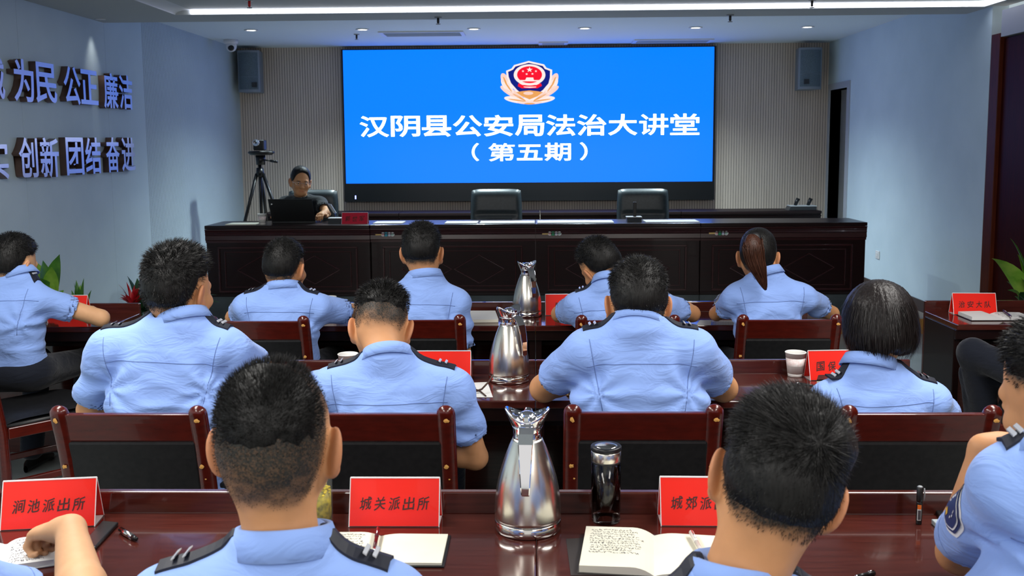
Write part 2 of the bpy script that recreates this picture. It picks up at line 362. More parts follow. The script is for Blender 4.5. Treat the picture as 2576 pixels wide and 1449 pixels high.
for name, body, x0, x1, y0, y1 in (('title', '汉阴县公安局法治大讲堂', 905, 1760, 288, 342), ('subtitle', '（第五期）', 1188, 1478, 358, 405)):
    chars = list(body)
    if name == 'title':
        boxes = [(905 + i * 78.15, 905 + i * 78.15 + 73, 289, 342) for i in range(11)]
    else:
        boxes = [(1186, 1204, 359, 404), (1228, 1294, 360, 405), (1300, 1364, 364, 403), (1370, 1436, 360, 405), (1459, 1478, 359, 404)]
    allv, allf = [], []
    for ch, (px0, px1, py0, py1) in zip(chars, boxes):
        a0, a1 = at_Y(px0, 300, YS).x, at_Y(px1, 300, YS).x; h0, h1 = at_Y(1330, py1, YS).z, at_Y(1330, py0, YS).z
        me, v = glyph_mesh(ch, 0, .011 if ch in '讲堂第期' else .016)
        base = len(allv)
        allv += [(a0 + q[0] * (a1 - a0), YS - .0012, h0 + q[1] * (h1 - h0)) for q in v]
        allf += [[base + i for i in p.vertices] for p in me.polygons]
    b = MB(); b.add(allv, allf); b.build(name, M['screen_white'], t)
# emblem: pixel outline -> screen plane; layers a few tenths of a millimetre apart
def em(px, py): return (1240 + px / 9.658, 130 + py / 9.658)
eb = MB(); emats = [mat('emblem_white', (0, 0, 0), .6, emit=srgb(255, 240, 235), strength=1), mat('emblem_navy', (0, 0, 0), .6, emit=srgb(2, 22, 130), strength=1),
    mat('emblem_red', (0, 0, 0), .6, emit=srgb(252, 4, 40), strength=1), mat('emblem_gold', (0, 0, 0), .6, emit=srgb(238, 165, 90), strength=1),
    mat('emblem_pink', (0, 0, 0), .6, emit=srgb(252, 214, 200), strength=1)]
def elayer(poly, mi, k):
    eb.cur = mi; V = []
    for p in poly:
        q = at_Y(*em(*p), YS); V.append((q.x, YS - .0008 - k * .0005, q.z))
    eb.add(V, [tuple(range(len(V)))])
def ell(cx, cy, rx, ry, n=40, rot=0): 
    c, s = math.cos(rot), math.sin(rot)
    return [(cx + rx * math.cos(2 * math.pi * i / n) * c - ry * math.sin(2 * math.pi * i / n) * s, cy + rx * math.cos(2 * math.pi * i / n) * s + ry * math.sin(2 * math.pi * i / n) * c) for i in range(n)]
def star(cx, cy, r, sy=.85): return [(cx + (r if i % 2 == 0 else r * .42) * math.sin(math.pi * i / 5), cy - sy * (r if i % 2 == 0 else r * .42) * math.cos(math.pi * i / 5)) for i in range(10)]
cx = 890
for s in (-1, 1):
    for (ax, ay, rx, ry, rot, mi) in ((590, 700, 190, 90, 1.15, 4), (540, 840, 230, 95, .95, 0), (430, 1000, 320, 85, .52, 4), (290, 1170, 330, 80, .14, 0)):
        elayer(ell(cx + s * ax, ay, rx, ry, 28, -s * rot), mi, 0)
    for (ax, ay, rx, ry, rot, mi) in ((590, 720, 120, 20, 1.15, 3), (520, 850, 150, 18, .95, 3), (420, 1010, 220, 18, .52, 4), (300, 1180, 220, 16, .14, 3), (250, 1110, 180, 22, .5, 3)):
        elayer(ell(cx + s * ax, ay, rx, ry, 20, -s * rot), mi, 1)
elayer(ell(cx, 1230, 300, 50), 4, 0); elayer(ell(cx, 1265, 130, 20), 3, 1)
sh = [(870, 225), (1245, 310), (1300, 390), (1440, 440), (1435, 640), (1395, 800), (1250, 970), (1090, 1090), (900, 1190), (710, 1090), (560, 970), (400, 790), (335, 620), (320, 465), (450, 410), (515, 325)]
elayer(sh, 0, 2)
inn = [(870 + (x - 870) * .91, 640 + (y - 640) * .91 + (8 if y < 500 else -12)) for x, y in sh]; elayer(inn, 1, 3)
elayer([(560, 985), (700, 960), (890, 940), (1080, 960), (1220, 985), (1080, 1085), (890, 1160), (710, 1085)], 3, 4)
elayer(ell(860, 1010, 120, 40), 4, 5)
elayer([(620, 770), (1170, 770), (1190, 830), (1080, 890), (700, 890), (605, 840)], 2, 5)
elayer(ell(cx, 565, 385, 258, 60), 0, 6); elayer(ell(cx, 560, 303, 205, 60), 2, 7)
elayer(star(890, 440, 78), 0, 8)
for sxp, syp in ((730, 475), (1045, 475), (820, 545), (960, 540)): elayer(star(sxp, syp, 34), 0, 8)
elayer([(815, 628), (980, 628), (995, 690), (1120, 690), (1115, 722), (665, 722), (660, 690), (785, 690)], 0, 8)
elayer([(600 + 40, 770), (1140, 770), (1060, 810), (720, 810)], 0, 8)
elayer([(740, 850), (1060, 850), (1040, 868), (890, 880), (760, 868)], 0, 9)
eb.build('emblem', emats, t)

# ------------------------------------------------------------------ raised metal letters on the left wall
letters = [('诚', -42, 14, 140, 250), ('为', 37, 88, 150, 256), ('民', 92, 145, 159, 260), ('公', 163, 205, 168, 263), ('正', 205, 248, 177, 263), ('廉', 263, 299, 184, 274), ('洁', 302, 335, 190, 275),
           ('实', -30, 24, 350, 452), ('创', 51, 98, 346, 447), ('新', 104, 151, 346, 447), ('团', 169, 213, 346, 440), ('结', 217, 256, 346, 437), ('奋', 269, 303, 346, 433), ('进', 308, 342, 346, 431)]
for i, (ch, x0, x1, y0, y1) in enumerate(letters):
    xf = XL + .055; xm = (x0 + x1) / 2
    p0, p1 = at_X(x0, y1, xf), at_X(x1, y1, xf); z0, z1 = at_X(xm, y1, xf).z, at_X(xm, y0, xf).z
    Y0, Y1 = p0.y, p1.y
    o = text_on('wall_letter', ch, lambda u, v, h: (XL + .006 + h, Y0 + u * (Y1 - Y0), z0 + v * (z1 - z0)), [M['letter_face'], M['letter_side']], None, .05, .017, True)
    tag(o, 'raised metal character %s in the %s line of lettering on the left wall' % (ch, 'upper' if i < 7 else 'lower'), 'letter', 'metal characters on the left wall')

# ------------------------------------------------------------------ rostrum desks, back counter
YD = 8.25
seams = [at_Y(x, 564, YD).x for x in (515, 930, 1347, 1763, 2183)]
desk_labels = ['leftmost dark red-brown rostrum desk carrying the laptop and the crimson name plate',
               'dark red-brown rostrum desk, second from the left, behind the man with the whorl of hair',
               'dark red-brown rostrum desk, third from the left, behind the man with the tilted head',
               'rightmost dark red-brown rostrum desk, behind the ponytail, ending at the right wall']
for i in range(4):
    x0, x1 = seams[i] + .0015, seams[i + 1] - .0015; xm = (x0 + x1) / 2
    yf = YD - (.02 if i == 0 else 0)
    ztop = .944
    t = thing('rostrum_desk', desk_labels[i], 'desk', (xm, YD + .25, DAIS_Z), group='rostrum desks on the stage')
    MB().box((x0, yf, ztop - .03), (x1, YD + .50, ztop)).build('desktop', M['desk'], t, bevel=.004)
    b = MB()
    prof = [(0, ztop - .032), (0, ztop - .042), (.010, ztop - .046), (.004, ztop - .055), (.012, ztop - .066), (.006, ztop - .078), (.014, ztop - .09), (.010, ztop - .125), (.022, ztop - .132), (.022, ztop - .15), (.06, ztop - .15), (.06, ztop - .032)]
    b.prism(prof, x0, x1, lambda a, bb, h: (h, yf + a, bb)); b.build('cornice', M['desk_trim_highlit'], t)
    MB().box((x0 + .004, yf + .03, DAIS_Z + .2), (x1 - .004, YD + .06, ztop - .15)).build('front_panel', M['desk'], t)
    MB().box((x0, yf + .024, DAIS_Z), (x1, YD + .08, DAIS_Z + .2)).build('plinth', noise_col(mat('plinth_gloss', srgb(66, 74, 78), .25), srgb(58, 66, 70), srgb(74, 82, 86), 4) if i == 0 else bpy.data.materials['plinth_gloss'], t, bevel=.003)
    MB().box((x0, yf + .012, DAIS_Z + .2), (x1, yf + .05, DAIS_Z + .222)).build('base_moulding', M['desk_dark'], t, bevel=.004)
    # framed field with two diamonds
    fx0, fx1 = x0 + .10, x1 - .11; fz0, fz1 = DAIS_Z + .235, ztop - .185
    fr = MB()
    def frame(bld, a0, a1, h0, h1, wd, y0, y1):
        bld.box((a0, y0, h0), (a1, y1, h0 + wd)).box((a0, y0, h1 - wd), (a1, y1, h1)).box((a0, y0, h0 + wd), (a0 + wd, y1, h1 - wd)).box((a1 - wd, y0, h0 + wd), (a1, y1, h1 - wd))
    frame(fr, fx0, fx1, fz0, fz1, .016, yf + .018, yf + .031)
    frame(fr, fx0 + .055, fx1 - .055, fz0 + .04, fz1 - .04, .010, yf + .023, yf + .031)
    fr.build('panel_moulding', M['desk_trim_highlit'], t, bevel=.003)
    for k in (-1, 1):
        cxm = xm + k * .226 - .002; cz = (fz0 + fz1) / 2 - .005; hw, hh = .215, .122
        dm = MB()
        for (ax, az), (bx, bz) in (((-hw, 0), (0, hh)), ((0, hh), (hw, 0)), ((hw, 0), (0, -hh)), ((0, -hh), (-hw, 0))):
            dm.tube([(cxm + ax, yf + .029, cz + az), (cxm + bx, yf + .029, cz + bz)], .006, 6)
        dm.build('diamond_moulding', M['desk_trim_highlit'], t)
    for xa in (x0 + .002, x1 - .03): MB().box((xa, yf + .06, DAIS_Z), (xa + .028, YD + .48, ztop - .03)).build('side_panel', M['desk'], t)
    if i:                                       # round badge stickers with a yellow bar
        px = (944, 1364, 1784)[i - 1]; py = (590, 588, 587)[i - 1]
        p = at_Y(px, py, yf); s = .0034
        for k, (a, b2, cname) in enumerate(((0, 15, 'bar'), (19, 5, srgb(205, 150, 150)), (27, 5.5, srgb(40, 140, 165) if i == 1 else srgb(30, 130, 90)), (35, 5, srgb(170, 175, 200)), (43, 5.2, srgb(150, 185, 175)))):
            st = MB()
            if cname == 'bar':
                st.box((p.x, yf + .008, p.z - .007), (p.x + 15 * s, yf + .0125, p.z + .007)); st.build('label_strip', bpy.data.materials.get('yellow_label') or mat('yellow_label', srgb(215, 180, 110), .5), t)
            else:
                c0 = Vector((p.x + a * s, yf + .0125, p.z)); R = Matrix.Rotation(math.radians(90), 3, 'X')
                st.lathe([(b2 * s, 0), (b2 * s, .004), (1e-6, .004)], 24, c0, R)
                st.cur = 1; st.lathe([(b2 * s * .62, .004), (b2 * s * .62, .0048), (1e-6, .0048)], 20, c0, R)
                st.build('round_sticker', [mat('sticker_rim', srgb(210, 210, 215), .5) if k != 2 else mat('sticker_rim', cname, .5), mat('sticker_face', cname, .5)], t)
YBK = 10.75
bx = [at_Y(655, 540, YBK).x, at_Y(1003, 540, YBK).x, at_Y(1359, 540, YBK).x, at_Y(1714, 540, YBK).x, at_Y(2068, 534, YBK).x]
zc = at_Y(1400, 534, YBK).z
for i, lab in enumerate(('leftmost low dark counter along the back wall, behind the speaker', 'low dark counter along the back wall, second from the left, under the screen edge',
                         'low dark counter along the back wall, behind the pair of black armchairs', 'rightmost low dark counter along the back wall, carrying the box with two microphones')):
    x0, x1 = bx[i] + .002, bx[i + 1] - .002
    t = thing('back_counter', lab, 'counter', ((x0 + x1) / 2, YBK + .22, DAIS_Z), group='counters along the back wall')
    MB().box((x0, YBK, zc - .03), (x1, YBK + .45, zc)).build('worktop', M['desk_dark'], t, bevel=.004)
    MB().box((x0 + .002, YBK + .03, DAIS_Z), (x1 - .002, YBK + .43, zc - .03)).build('cabinet_body', M['desk_dark'], t)
    b = MB()
    for k in range(3): b.tube([(x0, YBK + .026, zc - .055 - k * .032), (x1, YBK + .026, zc - .055 - k * .032)], .009, 8)
    b.build('fluting', M['desk'], t)

# ------------------------------------------------------------------ audience tables
def make_table(x0, x1, yf, yb, label, group, left_end=True, right_end=True, ztop=.75):
    xm = (x0 + x1) / 2
    t = thing('conference_table', label, 'table', (xm, (yf + yb) / 2, 0), group=group)
    MB().box((x0, yf, ztop - .028), (x1, yb, ztop)).build('tabletop', M['table'], t, bevel=.004)
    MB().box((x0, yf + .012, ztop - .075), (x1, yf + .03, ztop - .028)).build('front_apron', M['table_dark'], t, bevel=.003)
    MB().box((x0, yb, .0), (x1, yb + .022, ztop + .052)).build('back_board', M['table'], t, bevel=.004)
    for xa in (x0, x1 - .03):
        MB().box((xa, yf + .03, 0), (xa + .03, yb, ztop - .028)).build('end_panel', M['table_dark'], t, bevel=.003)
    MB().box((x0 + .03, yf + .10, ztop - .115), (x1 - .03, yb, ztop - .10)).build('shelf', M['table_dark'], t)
    MB().box((xm - .008, yf + .034, .3), (xm + .008, yf + .038, ztop - .08)).build('cable_cover', M['grey'], t) if False else None
    return t
ROWS = [(4.60, 4.985), (3.22, 3.61), (1.80, 2.205)]
rn = ['front row', 'middle row', 'nearest row']
for r, (yf, yb) in enumerate(ROWS):
    g = 'conference tables of the audience'
    make_table(-1.402 - (.11 if r == 0 else 0), -.0004, yf, yb, ['red-brown conference table in the front row, left of the farthest steel jug', 'red-brown conference table in the middle row, left of the second steel jug',
               'nearest glossy red-brown conference table, with the open notebook and dark red pen'][r], g)
    make_table(.0004, 1.402, yf, yb, ['red-brown conference table in the front row, at the woman with a ponytail', 'middle row conference table carrying the upright paper cup, right of the second jug',
               'nearest glossy red-brown conference table, with the dark glass tumbler'][r], g)
make_table(-3.40, -2.07, 4.60, 4.985, 'red-brown conference table at the far left of the front row, by the plants', 'conference tables of the audience')
make_table(2.0, 3.38, 4.60, 4.985, 'dark conference table at the right wall carrying a red name tent and an open notebook', 'conference tables of the audience')

# ------------------------------------------------------------------ wooden chairs
def make_chair(label):
    t = thing('conference_chair', label, 'chair', (0, 0, 0), group='wooden chairs of the audience')
    W = .198; post = [(-.005, 0), (.005, .22), (.0, .42), (-.02, .56), (-.052, .72), (-.085, .84), (-.098, .875)]
    def py(z): return float(np.interp(z, [p[1] for p in post], [p[0] for p in post]))
    for s in (-1, 1):                                                  # rear post: leg and back upright in one, rounded top
        b = MB(); pts = []; rad = []
        zs = list(np.linspace(0, .86, 16)) + [.872, .881, .886]
        for z in zs:
            pts.append((s * W, py(z), z)); rad.append(.0215 if z < .863 else {.872: .0195, .881: .0135, .886: .006}[round(z, 3)])
        b.tube(pts, rad, 16, 1.25, ref=(1, 0, 0)); o = b.build('rear_post', M['chair_wood'], t, True)
        c = MB()                                                       # worn spots where the varnish has chipped
        rnd = random.Random(5 + s)
        for z, r0 in ((.846, .010), (.70, .009), (.66, .004)):
            n = 9; cen = Vector((s * W + rnd.uniform(-.006, .006), py(z) - .0275, z))
            c.add([cen] + [cen + Vector((r0 * rnd.uniform(.5, 1) * math.cos(2 * math.pi * k / n), .0012, r0 * rnd.uniform(.4, .9) * math.sin(2 * math.pi * k / n))) for k in range(n)], [(0, 1 + (k + 1) % n, 1 + k) for k in range(n)])
        c.build('varnish_chips', M['chip'], o, local=False) if False else c.build('varnish_chips', M['chip'], t)
    def slab(z0, z1, th, x):                                           # boards following the rake of the posts
        b = MB()
        for i in range(6):
            za, zb = z0 + (z1 - z0) * i / 6, z0 + (z1 - z0) * (i + 1) / 6
            if i == 0: lo = [(x0, py(za) + o, za) for x0, o in ((-x, -th), (x, -th), (x, th), (-x, th))]
            hi = [(x0, py(zb) + o, zb) for x0, o in ((-x, -th), (x, -th), (x, th), (-x, th))]
            b.add(lo + hi, [(0, 1, 5, 4), (1, 2, 6, 5), (2, 3, 7, 6), (3, 0, 4, 7)] + ([(3, 2, 1, 0)] if i == 0 else []) + ([(4, 5, 6, 7)] if i == 5 else [])); lo = hi
        return b
    slab(.775, .862, .013, W).build('top_rail', M['chair_wood'], t, bevel=.005)
    slab(.455, .776, .019, W - .012).build('back_pad', M['leather'], t, bevel=.008)
    MB().box((-W, .01, .385), (W, .035, .435)).build('back_rail', M['chair_wood'], t, bevel=.004)
    def cushion(u, v):
        x = -1 + 2 * u; y = -1 + 2 * v; e = max(0, 1 - (abs(x) ** 6 + abs(y) ** 6) / 2)
        return (x * .205, .225 + y * .215, .437 + .034 * e)
    b = MB().grid(cushion, 14, 14); b.box((-.205, .012, .418), (.205, .44, .4385)); b.build('seat', M['leather'], t, True)
    for s in (-1, 1):
        MB().box((s * W - .014, .02, .375), (s * W + .014, .44, .425)).build('side_rail', M['chair_wood'], t, bevel=.004)
        MB().box((s * W - .011, .02, .16), (s * W + .011, .425, .19)).build('stretcher', M['chair_wood'], t, bevel=.004)
        MB().tube([(s * W, .425, .43), (s * W, .427, .2), (s * W, .43, 0)], [.021, .018, .015], 14).build('front_leg', M['chair_wood'], t, True)
    MB().box((-W, .41, .375), (W, .435, .425)).build('front_rail', M['chair_wood'], t, bevel=.004)
    return t
def X_at(px, Y, z=.86): return at_Y(px, CAM_H and (365 + (CAM_H - z) * F_PX / (Y * .993 + .08)), Y).x
c0 = make_chair('wooden chair with black back pad behind the stocky man, middle row')
CH = [(1618, 2.77, 0, None), (326, 2.76, 0, 'wooden chair with chipped varnish on both posts, leftmost of the middle row'),
      (946, 2.76, 0, 'wooden chair with black back pad behind the man bowing his head, middle row'),
      (2312, 2.76, 0, 'wooden chair with black back pad behind the woman with bobbed hair, middle row'),
      (650, 4.22, 0, 'wooden chair with black back pad, front row, left of the man bowing his head'),
      (1042, 4.24, 0, 'wooden chair with black back pad, front row, behind the man with the whorl of hair'),
      (1579, 4.22, 0, 'wooden chair in the front row mostly hidden by the stocky man, only post tops showing'),
      (1985, 4.22, 0, 'wooden chair with black back pad in the front row behind the woman with the ponytail')]
for i, (px, Y, rz, lab) in enumerate(CH):
    x = X_at(px, Y - .085)
    if i == 0: c0.location = (x, Y, 0); ROOTS[c0.name] = Matrix.Identity(4)
    else: dup(c0, (x, Y, 0), math.radians(rz), lab)
dup(c0, (-2.42, 4.12, 0), math.radians(-42), 'wooden chair turned sideways at the left edge, holding the man beside the green plant')
for px, lab in ((-60, 'nearest row, at the left edge under the writing hand'), (700, 'nearest row, under the close-cropped man by the jar of yellow tea'), (1960, 'nearest row, under the man with side-swept hair'), (2692, 'nearest row, at the right edge under the resting elbow')):
    dup(c0, (X_at(px, 1.5), 1.32, 0), 0, 'wooden chair of the %s' % lab)
dup(c0, (2.42, 4.03, 0), math.radians(60), 'wooden chair turned sideways by the table at the right wall, at the dark navy trousers')

# ------------------------------------------------------------------ black office armchairs on the stage
def office_chair(px0, px1, ytop, Y, label, zb=DAIS_Z):
    a, b_ = at_Y(px0, ytop, Y), at_Y(px1, ytop, Y); xm = (a.x + b_.x) / 2; W = (b_.x - a.x) / 2; zt = a.z
    t = thing('office_chair', label, 'office chair', (xm, Y, zb), group='black armchairs on the stage')
    def back(u, v):
        x = -1 + 2 * u; z = v; e = max(0, 1 - abs(x) ** 8) ** .5; ez = max(0, 1 - abs(2 * z - 1) ** 10) ** .5
        wx = W * (1 - .05 * abs(2 * z - 1) ** 3)
        zz = .42 + zb + z * (zt - zb - .42) - .016 * abs(x) ** 6 * (z > .5)
        crease = -.016 * math.exp(-((z - .62) / .025) ** 2) - .014 * math.exp(-((z - .30) / .025) ** 2)
        return Vector((xm + x * wx, Y - (.055 + crease * (abs(x) < .8)) * e * ez + .05 * (z - .4) , zz))
    b = MB().grid(back, 24, 30); b.grid(lambda u, v: (lambda q: (q.x, 2 * (Y + .05 * (v - .4)) - q.y + .02, q.z))(back(1 - u, v)), 24, 30)
    b.build('backrest', M['office_leather'], t, True)
    MB().box((xm - W * .62, Y - .062, zb + .42 + (zt - zb - .42) * .38), (xm + W * .62, Y - .05, zb + .42 + (zt - zb - .42) * .56)).build('lumbar_pad', M['office_leather'], t, bevel=.008)
    MB().box((xm - W, Y - .5, zb + .40), (xm + W, Y + .02, zb + .5)).build('seat', M['office_leather'], t, bevel=.03, seg=3)
    for s in (-1, 1):
        x = xm + s * (W + .035)
        MB().tube([(xm + s * W * .95, Y, zb + .45), (x, Y - .02, zb + .55), (x, Y - .05, zb + .69), (x, Y - .38, zb + .69), (x, Y - .42, zb + .6), (xm + s * W, Y - .40, zb + .46)], .014, 10).build('arm_frame', M['chrome'], t, True)
        MB().box((x - .027, Y - .37, zb + .69), (x + .027, Y - .06, zb + .715)).build('armrest', M['black'], t, bevel=.008)
    MB().tube([(xm, Y - .24, zb + .1), (xm, Y - .24, zb + .42)], .028, 16).build('gas_lift', M['chrome'], t, True)
    b = MB()
    for k in range(5):
        q = 2 * math.pi * k / 5 + .3; b.tube([(xm, Y - .24, zb + .11), (xm + .28 * math.cos(q), Y - .24 + .28 * math.sin(q), zb + .06)], [.025, .016], 8)
    b.build('star_base', M['black'], t)
    for k in range(5):
        q = 2 * math.pi * k / 5 + .3; MB().ball((xm + .28 * math.cos(q), Y - .24 + .28 * math.sin(q), zb + .03), .03, 8).build('caster', M['black'], t, True)
    return t
office_chair(1183, 1313, 476, 9.45, 'black leather office armchair on the stage, left of the pair under the screen')
office_chair(1552, 1684, 475, 9.45, 'black leather office armchair on the stage, right of the pair, behind the small desk stand')
office_chair(722, 849, 478, 9.33, 'black leather office chair under the speaker at the laptop')

# ------------------------------------------------------------------ steel vacuum jugs
def make_jug(px, py, spin, label):
    p = at_Z(px, py, .75); p.z = .7505
    t = thing('vacuum_jug', label, 'jug', p, math.radians(spin), 'steel vacuum jugs on the table seams')
    L = dict(parent=t, local=True, smooth=True)
    MB().lathe([(.0705, 0), (.0745, .002), (.0752, .010), (.0750, .024), (.0738, .025)], 64).build('base_band', M['steel_band'], **L)
    prof = [(.0742, .025), (.0746, .035), (.0742, .055), (.0728, .075), (.0700, .095), (.0660, .115), (.0608, .135), (.0545, .155), (.0475, .175), (.0405, .193), (.0350, .205), (.0328, .210)]
    MB().lathe(prof, 72).build('body', M['steel'], **L)
    MB().lathe([(.0326, .210), (.0312, .214), (.0312, .226), (.0325, .233), (.0345, .238)], 48).build('neck', M['chrome'], **L)
    # lid: two raised wings left and right, low saddle towards spout (+y) and handle (-y)
    def wing(q, a):
        k = abs(math.cos(a)) ** 2.2; up = max(0.0, (q.z - .238) / .03)
        return (q.x * (1 + .30 * k * up), q.y * (1 + .05 * up), q.z + .018 * k * up - .008 * (1 - k) * up)
    MB().lathe([(.0335, .236), (.0360, .243), (.0395, .254), (.0405, .262), (.0385, .264), (.034, .258), (.024, .252), (1e-6, .250)], 48, fn=wing).build('lid', M['chrome'], **L)
    MB().ball((0, -.004, .2575), (.021, .024, .0145), 12).build('lid_dome', M['chrome'], **L)
    MB().tube([(0, .026, .246), (0, .040, .255), (0, .050, .262)], [.013, .012, .008], 12, .6).build('spout', M['chrome'], **L)
    MB().box((-.008, -.040, .253), (.008, -.016, .268)).build('thumb_lever', M['chrome'], t, bevel=.003, local=True)
    pts = [(-.030, .245), (-.046, .246), (-.060, .235), (-.072, .215), (-.082, .185), (-.088, .155), (-.090, .125), (-.0885, .105)]
    wd = [.019, .019, .0185, .0175, .0155, .0135, .0115, .0100]
    b = MB(); V = []
    for (y, z), h in zip(pts, wd): V += [(-h, y, z), (h, y, z), (h * .8, y + .009, z - .002), (-h * .8, y + .009, z - .002)]
    n = len(pts); b.add(V, [(i * 4 + j, (i + 1) * 4 + j, (i + 1) * 4 + (j + 1) % 4, i * 4 + (j + 1) % 4) for i in range(n - 1) for j in range(4)] + [(0, 1, 2, 3), (n * 4 - 1, n * 4 - 2, n * 4 - 3, n * 4 - 4)])
    b.build('handle', M['chrome'], t, bevel=.003, local=True)
make_jug(1328, 1328, -3, 'brushed steel vacuum jug nearest the viewer, handle facing the camera')
make_jug(1281, 957, 42, 'brushed steel vacuum jug on the middle row, a dark cord beside it')
make_jug(1326, 794, 24, 'brushed steel vacuum jug on the front row, farthest and smallest of the three')

# ------------------------------------------------------------------ name tents
def name_tent(px, py, yw, text, label, z=.75, w_=.205, h_=.105, depth=.07, card='red_card', tx=None, size=.03, n_show=None):
    p = at_Z(px, py, z) if z < .9 else at_Y(px, py, YD + .06); p.z = z + .0008
    t = thing('name_tent', label, 'name tent', p, math.radians(yw), 'red name tents')
    hw = w_ / 2
    def fr(a, s, o=0.0):                       # a across, s up the front slope, o outwards
        L = math.hypot(h_, depth / 2); ny, nz = -h_ / L, (depth / 2) / L
        return (a, s * (depth / 2) + o * ny, s * h_ + o * nz)
    def bk(a, s, o=0.0):
        x, y, zz = fr(a, s, o); return (x, depth - y, zz)
    for nm, f in (('front_card', fr), ('back_card', bk)):
        b = MB(); b.add([f(-hw, .02), f(hw, .02), f(hw, .975), f(-hw, .975), f(-hw, .02, -.0016), f(hw, .02, -.0016), f(hw, .975, -.0016), f(-hw, .975, -.0016)],
              [(0, 1, 2, 3), (7, 6, 5, 4), (0, 4, 5, 1), (1, 5, 6, 2), (2, 6, 7, 3), (3, 7, 4, 0)]); b.build(nm, M[card], t, local=True)
    b = MB(); b.add([fr(-hw, .975, .001), fr(hw, .975, .001), bk(hw, .975, .001), bk(-hw, .975, .001), fr(-hw, 1.0, .0015), fr(hw, 1.0, .0015), bk(hw, 1.0, .0015), bk(-hw, 1.0, .0015)],
        [(0, 1, 5, 4), (1, 2, 6, 5), (2, 3, 7, 6), (3, 0, 4, 7), (4, 5, 6, 7), (3, 2, 1, 0)])
    b.build('acrylic_ridge', M['acrylic'], t, local=True)
    for s in (-1, 1):
        for f in (fr, bk): MB().tube([f(s * hw, 0.0, .0005), f(s * hw, .985, .0005)], .0011, 6).build('acrylic_edge', M['acrylic'], t, local=True)
    MB().box((-hw, .004, 0), (hw, depth - .004, .0016)).build('acrylic_floor', M['acrylic'], t, local=True)
    if text:
        k = len(text); pitch = w_ * .80 / k if k > 3 else w_ * .27
        allv, allf = [], []
        for i, ch in enumerate(text):
            me, v = glyph_mesh(ch, 0, .012); base = len(allv); sz = min(pitch * .80, size); x0 = (i - (k - 1) / 2) * pitch + (tx or 0) - sz / 2
            hsz = sz * 1.12
            allv += [fr(x0 + q[0] * sz + (q[1] - .5) * sz * .12, .47 + (q[1] - .5) * hsz / math.hypot(h_, depth / 2) + (q[0] - .5) * .03, .0009) for q in v]
            allf += [[base + j for j in pl.vertices] for pl in me.polygons]
        b = MB(); b.add(allv, allf); b.build('lettering', M['plate_ink'], t, local=True)
    return t
name_tent(120, 1331, 8, '涧池派出所', 'red name tent with black characters behind the writing hand, far left of the nearest table')
name_tent(991, 1327, 0, '城关派出所', 'red name tent with five characters behind the open notebook with a dark red pen')
name_tent(1778, 1326, -1, '城郊派出所', 'red name tent right of the dark glass tumbler, partly covered by an ear')
name_tent(1112, 958, 0, '', 'red name tent behind the shoulder of the man bowing his head', w_=.21)
name_tent(2110, 957, 4, '国保大队', 'red name tent beside the upright paper cup, partly hidden by the bob-haired woman', w_=.21)
name_tent(1432, 794, 0, '陈', 'red name tent right of the farthest jug, partly hidden by a sleeve', tx=-.055, w_=.24)
name_tent(2454, 792, -3, '治安大队', 'red name tent with four characters on the table at the right wall', w_=.21)
name_tent(166, 796, 0, '', 'red name tent on the far left table, only a corner showing above a sleeve')
name_tent(892, 567, 0, '郭世军', 'crimson name tent with three characters on the rostrum right of the laptop', z=.944, w_=.225, h_=.1, card='crimson_card', size=.042)

# ------------------------------------------------------------------ drinking vessels
def cup(px, py, z, label, s=1.0, Y=None):
    p = at_Y(px, py, Y) if Y else at_Z(px, py, z); p.z = z + .0005
    t = thing('paper_cup', label, 'cup', p, group='white paper cups')
    prof = [(.0255, 0), (.0265, .001), (.0288, .020)]
    MB().lathe([(r * s, h * s) for r, h in prof] , 40).build('cup_base', M['cup'], t, True, local=True)
    MB().lathe([(r * s, h * s) for r, h in ((.0288, .020), (.0352, .070))], 40).build('printed_band', M['pink_print'], t, True, local=True)
    MB().lathe([(r * s, h * s) for r, h in ((.0352, .070), (.0372, .088), (.0385, .0885), (.0388, .0905), (.0375, .0915), (.0364, .089), (.0345, .07), (.0285, .012), (1e-6, .010))], 40).build('rim', M['cup'], t, True, local=True)
cup(2000, 946, .75, 'white paper cup standing clear on the middle row table, beside a red name tent')
cup(877, 950, .75, 'white paper cup in front of the man bowing his head, half hidden by his neck')
cup(829, 790, .75, 'white paper cup in the front row at the shoulder of the man turned right')
cup(660, 566, .944, 'white paper cup on the rostrum left of the laptop', Y=YD + .10)

def glass_mat(name, col=(1, 1, 1), rough=0.0): return mat(name, col, rough, trans=1.0, ior=1.35)
M['glass'] = glass_mat('tumbler_glass'); M['jar_glass'] = mat('jar_glass', (.4, .45, .42), .03, spec=.8, alpha=.08)
p = at_Z(1524, 1310, .75); p.z = .7505                               # tall double-wall tumbler with dark tea
t = thing('glass_tumbler', 'tall glass tumbler of dark tea with a steel and black lid', 'tumbler', p)
R0 = .0335
MB().lathe([(R0 * .9, 0), (R0, .004), (R0, .138), (R0 * .95, .142), (R0 * .95, .1425), (R0 * .93, .139), (R0 * .93, .010), (1e-6, .008)], 48).build('outer_glass', M['glass'], t, True, local=True)
MB().lathe([(1e-6, .013), (R0 * .78, .013), (R0 * .82, .018), (R0 * .82, .128), (1e-6, .128)], 40).build('tea', mat('dark_tea', (.006, .003, .002), .08), t, True, local=True)
MB().lathe([(R0 * .98, .143), (R0 * 1.02, .145), (R0 * 1.02, .165), (R0 * .99, .167)], 48).build('lid_band', M['steel'], t, True, local=True)
MB().lathe([(R0 * 1.0, .167), (R0 * 1.05, .169), (R0 * 1.05, .176), (R0 * 1.0, .178), (R0 * .93, .178)], 48).build('lid_rim', M['black'], t, True, local=True)
MB().lathe([(R0 * .94, .1775), (R0 * .6, .1785), (1e-6, .179)], 40).build('lid_top', M['steel_band'], t, True, local=True)
